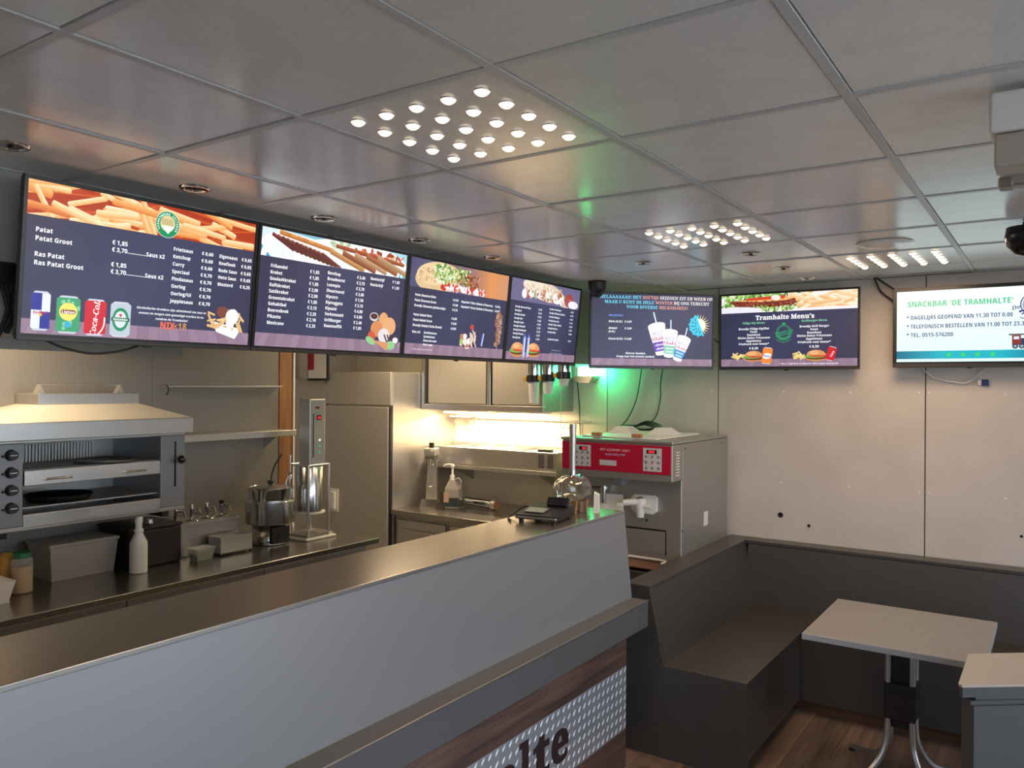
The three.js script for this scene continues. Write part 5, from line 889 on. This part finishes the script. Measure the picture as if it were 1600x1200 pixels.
{ // hanging rail with hooks, sockets, mixer, jug, stick
  const r = thing('hook_rail', 'thin steel rail with hooks on the lit kitchen wall', 'rail', [-3.6, 1.58, ZB + 0.06]);
  const yr = at(780, 654, 'z', ZB + 0.06).y;
  W(r, 'rail', bar([-4.29, yr, ZB + 0.06], [-2.93, yr, ZB + 0.06], 0.006), M.steelDull);
  for (const x of [-4.22, -3.02]) W(r, 'standoff', bar([x, yr, ZB + 0.002], [x, yr, ZB + 0.06], 0.005), M.steelDull);
  for (const u of [712, 745, 884, 892]) { const x = at(u, 655, 'z', ZB + 0.06).x; W(r, 'hook', tube([[x, yr + 0.012, ZB + 0.06], [x, yr - 0.03, ZB + 0.075], [x, yr - 0.055, ZB + 0.09], [x, yr - 0.045, ZB + 0.11]], 0.003, 20), M.steelDull); }
  const p = at(721, 648, 'z', ZB + 0.15), s = thing('white_scoop', 'white plastic scoop plate resting on the hook rail', 'scoop', [p.x, yr + 0.006, ZB + 0.12]);
  L(s, 'plate', bx(-0.11, 0.09, 0, 0.010, -0.06, 0.05, 0.004), M.whitePlastic); L(s, 'grip', prism([[-0.035, 0.01], [0.02, 0.01], [0.0, 0.045], [-0.012, 0.045]], 'z', -0.012, 0.012), M.whitePlastic);
  for (const [u, v0, v1, lab] of [[734.5, 660, 667.5, 'round white twin wall socket beside the lit corner'], [849, 663, 671, 'round white twin wall socket near the ice machine']]) {
    const a = at(u, v0, 'z', ZB), b = at(u, v1, 'z', ZB), k = thing('wall_socket', lab, 'socket', [a.x, (a.y + b.y) / 2, ZB]);
    for (const q of [a, b]) { const d = W(k, 'socket', new THREE.CylinderGeometry(0.021, 0.024, 0.012, 28).rotateX(Math.PI / 2).translate(q.x, q.y, ZB + 0.006), M.whitePlastic); W(d, 'recess', new THREE.CylinderGeometry(0.015, 0.015, 0.003, 24).rotateX(Math.PI / 2).translate(q.x, q.y, ZB + 0.0115), M.keypad); }
  }
  const pl = at(734.5, 667.5, 'z', ZB + 0.03); one('power_lead', 'grey plug lead hanging from the twin socket by the lit corner', 'cable', merge([tube([[pl.x, pl.y, ZB + 0.014], [pl.x - 0.04, pl.y + 0.002, ZB + 0.03], [pl.x - 0.075, pl.y - 0.04, ZB + 0.03], [pl.x - 0.08, pl.y - 0.12, ZB + 0.03]], 0.0045), cyl(0.016, 0.014, 0.024, 0, 0, 0, 18).rotateX(Math.PI / 2).translate(pl.x, pl.y, ZB + 0.014)]), M.keypad);
  // drinks mixer
  const m = thing('drink_mixer', 'upright chrome milkshake mixer on the back worktop', 'mixer', [-4.17, PT, -4.985], 0.35);
  L(m, 'base', frustum(-0.068, 0.068, -0.05, 0.085, 0, -0.06, 0.06, -0.045, 0.062, 0.06), M.chrome); L(m, 'column', frustum(-0.048, 0.048, -0.05, -0.005, 0.06, -0.036, 0.036, -0.05, -0.012, 0.40), M.steel);
  const hd = L(m, 'motor_head', bx(-0.05, 0.05, 0.40, 0.468, -0.055, 0.055, 0.012), M.steelDull); L(hd, 'collar', bx(-0.046, 0.046, 0.378, 0.40, -0.05, 0.05, 0.006), M.chrome); L(hd, 'switch', bx(0.012, 0.038, 0.44, 0.456, 0.053, 0.058, 0.001), M.white); L(hd, 'cap', cyl(0.022, 0.022, 0.04, 0, 0.468, 0, 24), M.black);
  L(m, 'spindle', bar([0, 0.40, 0.025], [0, 0.16, 0.025], 0.004), M.chrome); L(m, 'agitator', lathe([[0.0001, 0], [0.014, 0.002], [0.015, 0.012], [0.0001, 0.016]], 0, 0.15, 0.025, 20), M.chrome); L(m, 'cup_hook', tube([[0.02, 0.34, -0.01], [0.022, 0.345, 0.02], [0.024, 0.33, 0.032]], 0.003, 20), M.chrome);
  // soap jug with pump
  const j = thing('pump_jug', 'dark-filled plastic jug with a white pump on the back worktop', 'jug', [-3.945, PT, -4.99], 0.3);
  L(j, 'jug', merge([bx(-0.062, 0.062, 0.0, 0.16, -0.048, 0.048, 0.014), frustum(-0.06, 0.06, -0.046, 0.046, 0.155, -0.03, 0.01, -0.022, 0.022, 0.225)]), M.cloudyPlastic); L(j, 'contents', bx(-0.0625, 0.0625, 0.003, 0.10, -0.0485, 0.0485, 0.014), M.navyLiquid);
  L(j, 'handle', tube([[0.0, 0.215, 0], [0.035, 0.235, 0], [0.06, 0.215, 0], [0.056, 0.15, 0]], 0.009, 30, 10), M.cloudyPlastic); L(j, 'label', bx(-0.0655, -0.022, 0.05, 0.13, 0.0487, 0.0495, 0), std({ color: rgb(0.5, 0.34, 0.26), roughness: 0.6 }));
  const pm = L(j, 'pump', merge([cyl(0.02, 0.017, 0.04, -0.012, 0.222, 0, 20), cyl(0.008, 0.008, 0.075, -0.012, 0.26, 0, 14)]), M.white); L(pm, 'spout', merge([cyl(0.017, 0.014, 0.018, -0.012, 0.33, 0, 18), tube([[-0.012, 0.342, 0], [-0.05, 0.343, 0], [-0.075, 0.336, 0.0], [-0.086, 0.325, 0]], 0.007, 20)]), M.white);
  const a = at(731, 781, 'z', -5.12), b = at(774, 781, 'z', -5.12); const ys = PT + 0.041;
  const st = thing('stick_blender', 'stainless stick blender lying on the back worktop', 'blender', [(a.x + b.x) / 2, PT, -5.12]);
  W(st, 'shaft', bar([a.x - 0.04, ys - 0.002, -5.16], [b.x, ys, -5.10], 0.032, 26), M.chrome); W(st, 'head', bar([b.x - 0.01, ys, -5.10], [b.x + 0.035, ys, -5.093], 0.0405, 26), M.steel); W(st, 'opening', bar([b.x + 0.035, ys, -5.093], [b.x + 0.038, ys, -5.0925], 0.03, 24), M.lightWood); 
}
{ // cup dispensers beside the overhead cabinet
  const g = 'cup dispensers', zc = -4.935;
  const mk = (u, vb, vc, lab) => {
    const p = at(u, vb, 'z', zc), yc = at(u, vc, 'z', zc).y, d = thing('cup_dispenser', lab, 'dispenser', [p.x, p.y, zc]);
    W(d, 'tube', cyl(0.046, 0.046, 0.42, p.x, p.y + 0.02, zc, 36), M.chrome); const b = W(d, 'collar', cyl(0.052, 0.052, 0.05, p.x, p.y, zc, 36), M.black); W(b, 'knob', bx(p.x - 0.062, p.x - 0.032, p.y + 0.008, p.y + 0.042, zc + 0.026, zc + 0.05, 0.005), M.mustard, 'yellow release knob');
    W(d, 'cup', lathe([[0.03, yc - p.y], [0.031, yc - p.y], [0.042, 0.01], [0.044, 0.01], [0.044, 0.02], [0.0001, 0.02]], p.x, p.y, zc, 32), M.whitePlastic, 'white paper cup'); W(d, 'cup_base', cyl(0.03, 0.03, 0.004, p.x, yc, zc, 28), M.whitePlastic);
    W(d, 'mount', bx(p.x - 0.03, p.x + 0.03, p.y + 0.2, p.y + 0.4, -4.9815, zc - 0.04, 0.003), M.black);
    return d;
  };
  mk(834, 597, 630, 'chrome cup dispenser tube with a tall white cup, in front of the cabinet door'); mk(857, 596, 615, 'chrome cup dispenser tube between two others'); mk(881, 592, 603, 'chrome cup dispenser tube nearest the green lamp');
  const b = one('mounting_bar', 'black mounting bar carrying the cup dispensers', 'bar', bx(-3.26, -2.86, 2.18, 2.26, -5.0, -4.982, 0.003), M.black);
  const p = at(877, 606, 'z', -4.7), q = at(877, 690, 'z', -4.7);
  one('hanging_wire', 'thin grey wire hanging from the ceiling behind the glass barrel', 'wire', bar([p.x, CEIL, -4.7], [p.x, q.y, -4.7], 0.0018, 8), M.keypad);
}
{ // green lamp on a flared bracket
  const p = at(914, 588, 'z', ZB + 0.07), l = thing('green_lamp', 'small glowing green lamp on a flared wall bracket', 'lamp', [p.x, p.y, ZB + 0.07]);
  L(l, 'bracket', frustum(-0.045, 0.045, -0.065, 0.02, -0.05, -0.10, 0.10, -0.066, 0.06, 0), M.steelDull); L(l, 'shade_top', bx(-0.06, 0.08, 0.072, 0.084, -0.066, 0.04, 0.003), M.white);
  L(l, 'glass_block', bx(-0.045, 0.075, 0.002, 0.072, -0.05, 0.035, 0.006), M.greenGlow, 'glowing white-green block');
  const gl = new THREE.PointLight(rgb(0.03, 1.0, 0.32), GREEN_POWER, 0, 2); gl.position.set(0.10, 0.04, -0.005); gl.castShadow = true; gl.shadow.radius = 1.5; l.add(gl);
  const g2 = new THREE.PointLight(rgb(0.03, 1.0, 0.32), GREEN_POWER * 0.8, 0, 2); g2.position.set(0.02, 0.04, 0.06); g2.castShadow = true; g2.shadow.radius = 1.5; l.add(g2);
}

// ================================================================ SOFT ICE MACHINE
{
  const XL = -2.62, XM = -1.868, zb = -5.37, zf = -4.57, zh = -4.42;
  const cab = thing('machine_cabinet', 'dark base cabinet under the soft ice machine', 'cabinet', [-2.24, 0, -4.95]);
  W(cab, 'body', bx(XL - 0.03, XM - 0.003, 0, 0.775, ZB + 0.01, -4.36, 0.003), M.benchLam);
  const m = thing('soft_ice_machine', 'stainless soft ice machine with red control panel and white dispensing heads', 'ice machine', [-2.24, 0.776, -4.97]);
  W(m, 'body', bx(XL, XM, 0.79, 1.31, zb, zf, 0.006), M.steelDull); W(m, 'upper_body', bx(XL, XM, 1.31, 1.532, zb, zh - 0.006, 0.006), M.steelDull); W(m, 'top_cover', bx(XL - 0.004, XM + 0.006, 1.533, 1.549, zb, zh + 0.004, 0.004), M.steel);
  W(m, 'side_panel', bx(XM, XM + 0.004, 0.80, 1.53, zb + 0.004, zf - 0.004, 0.002), M.steelDull);
  const A = at(887, 688, 'z', zh), B = at(1048, 744, 'z', zh), py0 = at(1047, 743.5, 'z', zh).y, py1 = at(1048, 698, 'z', zh).y;
  const pan = W(m, 'control_panel', bx(XL + 0.004, B.x, py0, py1, zh - 0.006, zh, 0.003), M.red, 'dark red control panel');
  for (const [u0, v0, u1, v1, du, dv, w] of [[897.5, 694, 923, 729, 911.5, 700, 0.022], [1005, 699.5, 1034, 738, 1018.5, 706, 0.026]]) {
    const a = at(u0, v0, 'z', zh), b = at(u1, v1, 'z', zh), d = at(du, dv, 'z', zh), k = W(pan, 'keypad', bx(a.x, b.x, b.y, a.y, zh, zh + 0.003, 0.002), M.keypad);
    W(k, 'display', bx(d.x - w * 1.25, d.x + w * 1.25, d.y - 0.011, d.y + 0.011, zh + 0.003, zh + 0.0045, 0), M.blackGloss);
    W(k, 'digits', merge([0, 1, 2, 3].map((q) => bx(d.x + (q - (u0 < 950 ? 0.2 : 1.5)) * 0.010 - 0.0036, d.x + (q - (u0 < 950 ? 0.2 : 1.5)) * 0.010 + 0.0036, d.y - 0.007, d.y + 0.007, zh + 0.0045, zh + 0.0055, 0)).slice(0, u0 < 950 ? 3 : 4)), M.redDigits);
    for (let r = 0; r < 3; r++) for (let c = 0; c < 3; c++) W(k, 'key', new THREE.CylinderGeometry(0.008, 0.008, 0.002, 14).rotateX(Math.PI / 2).translate(a.x + 0.02 + c * (b.x - a.x - 0.04) / 2, b.y + 0.02 + r * 0.034, zh + 0.0035), M.steelDull);
    if (u0 > 950) { const q = at(1020, 724, 'z', zh); W(k, 'indicator', new THREE.SphereGeometry(0.004, 10, 8).translate(q.x, q.y, zh + 0.003), M.redDigits); }
  }
  const print = canvas((g) => { g.fillStyle = '#ad1234'; g.fillRect(0, 0, CW, CH); g.textAlign = 'center'; g.textBaseline = 'middle'; g.fillStyle = '#f0d7d7'; g.font = 'italic 210px sans-serif'; g.fillText('EFT COMBI 2001', CW / 2, CH * 0.3, CW * 0.96); g.fillStyle = '#9fb6e8'; g.font = 'italic bold 170px sans-serif'; g.fillText('COLDELITE', CW / 2, CH * 0.74, CW * 0.62); });
  const t0 = at(936, 697, 'z', zh), t1 = at(986, 716, 'z', zh); W(pan, 'maker_print', new THREE.PlaneGeometry(t1.x - t0.x, t0.y - t1.y).translate((t0.x + t1.x) / 2, (t0.y + t1.y) / 2, zh + 0.0012), std({ map: print, roughness: 0.4 }));
  const s0 = at(937, 718, 'z', zh), s1 = at(963, 728, 'z', zh); W(pan, 'sticker', bx(s0.x, s1.x, s1.y, s0.y, zh, zh + 0.0015, 0), M.keypad);
  for (let k = 0; k < 9; k++) W(m, 'vent_slot', bx(XM + 0.0035, XM + 0.0065, 1.345 + k * 0.017, 1.351 + k * 0.017, zh - 0.10, zh - 0.05, 0), M.white);
  const lb = at(1103, 810, 'x', XM + 0.005); W(m, 'side_label', bx(XM + 0.003, XM + 0.0055, lb.y - 0.045, lb.y + 0.045, lb.z - 0.035, lb.z + 0.035, 0.001), M.white, 'white blank label');
  for (const [u, v] of [[1071, 701], [1128, 692], [1066, 830]]) { const q = at(u, v, 'x', XM + 0.005); W(m, 'screw', new THREE.CylinderGeometry(0.006, 0.006, 0.003, 12).rotateZ(Math.PI / 2).translate(XM + 0.005, q.y, q.z), M.black); }
  // left hopper plate with chrome plunger, right white valve block
  const l0 = at(931, 768, 'z', zf), l1 = at(976, 812, 'z', zf);
  const lp = W(m, 'dispensing_plate', bx(l0.x, l1.x, l1.y, l0.y, zf, zf + 0.03, 0.014), M.whitePlastic); const lm = (l0.x + l1.x) / 2 - 0.02;
  W(lp, 'plunger', merge([cyl(0.018, 0.018, 0.11, lm, l0.y - 0.06, zf + 0.05, 22), cyl(0.028, 0.028, 0.012, lm, l0.y + 0.03, zf + 0.05, 22)]), M.chrome); W(lp, 'nozzle', cyl(0.03, 0.045, 0.07, lm, l0.y - 0.13, zf + 0.05, 24), M.whitePlastic); W(lp, 'lever', bar([lm, l0.y + 0.036, zf + 0.05], [lm - 0.07, l0.y + 0.04, zf + 0.09], 0.008), M.black);
  const sq0 = at(963, 742, 'z', zf), sq1 = at(979, 758, 'z', zf); W(m, 'sensor_box', bx(sq0.x, sq1.x, sq1.y, sq0.y, zf, zf + 0.06, 0.003), M.counterFace);
  const v0 = at(990, 771, 'z', zf), v1 = at(1028, 803, 'z', zf), vx = (v0.x + v1.x) / 2, vy = (v0.y + v1.y) / 2, vw = (v1.x - v0.x) / 2, vh = (v0.y - v1.y) / 2;
  const vb = W(m, 'valve_block', prism([[vx - vw * 0.7, vy - vh], [vx + vw * 0.8, vy - vh], [vx + vw, vy - vh * 0.7], [vx + vw, vy + vh * 0.75], [vx + vw * 0.75, vy + vh], [vx - vw * 0.75, vy + vh], [vx - vw, vy + vh * 0.6], [vx - vw, vy - vh * 0.6]], 'z', zf, zf + 0.035), M.whitePlastic, 'white dispensing valve');
  W(vb, 'nozzle', merge([cyl(0.022, 0.03, 0.075, vx - 0.005, vy - vh - 0.02, zf + 0.065, 22), cyl(0.034, 0.034, 0.05, vx - 0.005, vy - 0.01, zf + 0.06, 24)]), M.whitePlastic); W(vb, 'handle', bar([vx - 0.005, vy + 0.02, zf + 0.07], [vx - 0.095, vy + 0.012, zf + 0.12], 0.02, 18), M.whitePlastic); W(vb, 'handle_end', bx(vx - 0.125, vx - 0.09, vy - 0.012, vy + 0.012, zf + 0.115, zf + 0.15, 0.004), M.whitePlastic); W(vb, 'arm', bar([vx + 0.01, vy - 0.005, zf + 0.075], [vx + 0.07, vy - 0.01, zf + 0.07], 0.012), M.whitePlastic); W(vb, 'pivot', bx(vx - 0.02, vx - 0.003, vy + 0.022, vy + 0.045, zf + 0.035, zf + 0.09, 0.002), M.black);
  const hl = at(1010.5, 813, 'z', zf); W(m, 'screw', new THREE.CylinderGeometry(0.007, 0.007, 0.004, 14).rotateX(Math.PI / 2).translate(hl.x, hl.y, zf + 0.001), M.black);
  const r0 = at(982, 822, 'z', zf), r1 = at(1041, 868, 'z', zf); W(m, 'splash_recess', bx(r0.x - 0.2, r1.x, r1.y, r0.y, zf, zf + 0.003, 0.002), M.blackGloss); W(m, 'splash_panel', bx(r0.x - 0.195, r1.x - 0.008, r1.y, r0.y - 0.01, zf + 0.002, zf + 0.005, 0.002), M.steelDull);
  W(m, 'drip_tray', bx(XL + 0.05, XM - 0.06, 0.79, 0.80, zf, zf + 0.19, 0.003), M.plinth); W(m, 'drip_rail', tube([[XL + 0.1, 0.815, zf + 0.015], [XM - 0.13, 0.815, zf + 0.015], [XM - 0.09, 0.815, zf + 0.03], [XM - 0.085, 0.815, zf + 0.12]], 0.008, 50), M.whitePlastic);
  W(m, 'base_frame', bx(XL + 0.02, XM - 0.02, 0.776, 0.791, zb + 0.01, zf + 0.005, 0.002), M.black);
  // white hopper cover lying on top
  const c = thing('hopper_cover', 'white plastic hopper cover with two raised grips on the soft ice machine', 'cover', [-2.24, 1.5495, -4.85]);
  W(c, 'sheet', bx(-2.52, -2.00, 1.5495, 1.562, -5.20, -4.50, 0.005), M.whitePlastic);
  for (const x of [-2.40, -2.12]) { W(c, 'grip', frustum(x - 0.085, x + 0.085, -4.98, -4.80, 1.562, x - 0.045, x + 0.03, -4.94, -4.84, 1.605), M.whitePlastic); W(c, 'clip', bx(x - 0.045, x + 0.02, 1.5625, 1.582, -4.52, -4.49, 0.003), M.lightWood); }
  const k = thing('adapter_bundle', 'black adapter with coiled wires behind the white hopper cover', 'cables', [-2.5, 1.55, -5.3]);
  W(k, 'adapter', bx(-2.62, -2.53, 1.5495, 1.595, -5.34, -5.24, 0.006), M.black); for (let q = 0; q < 5; q++) W(k, 'wire', tube([[-2.55, 1.575, -5.29], [-2.48 + q * 0.01, 1.60 + q * 0.006, -5.31], [-2.38 + q * 0.02, 1.575 + q * 0.004, -5.30 + q * 0.012], [-2.45, 1.557 + q * 0.003, -5.25], [-2.52, 1.58, -5.27]], 0.004, 40), M.cable);
}

renderer.render(scene, camera);
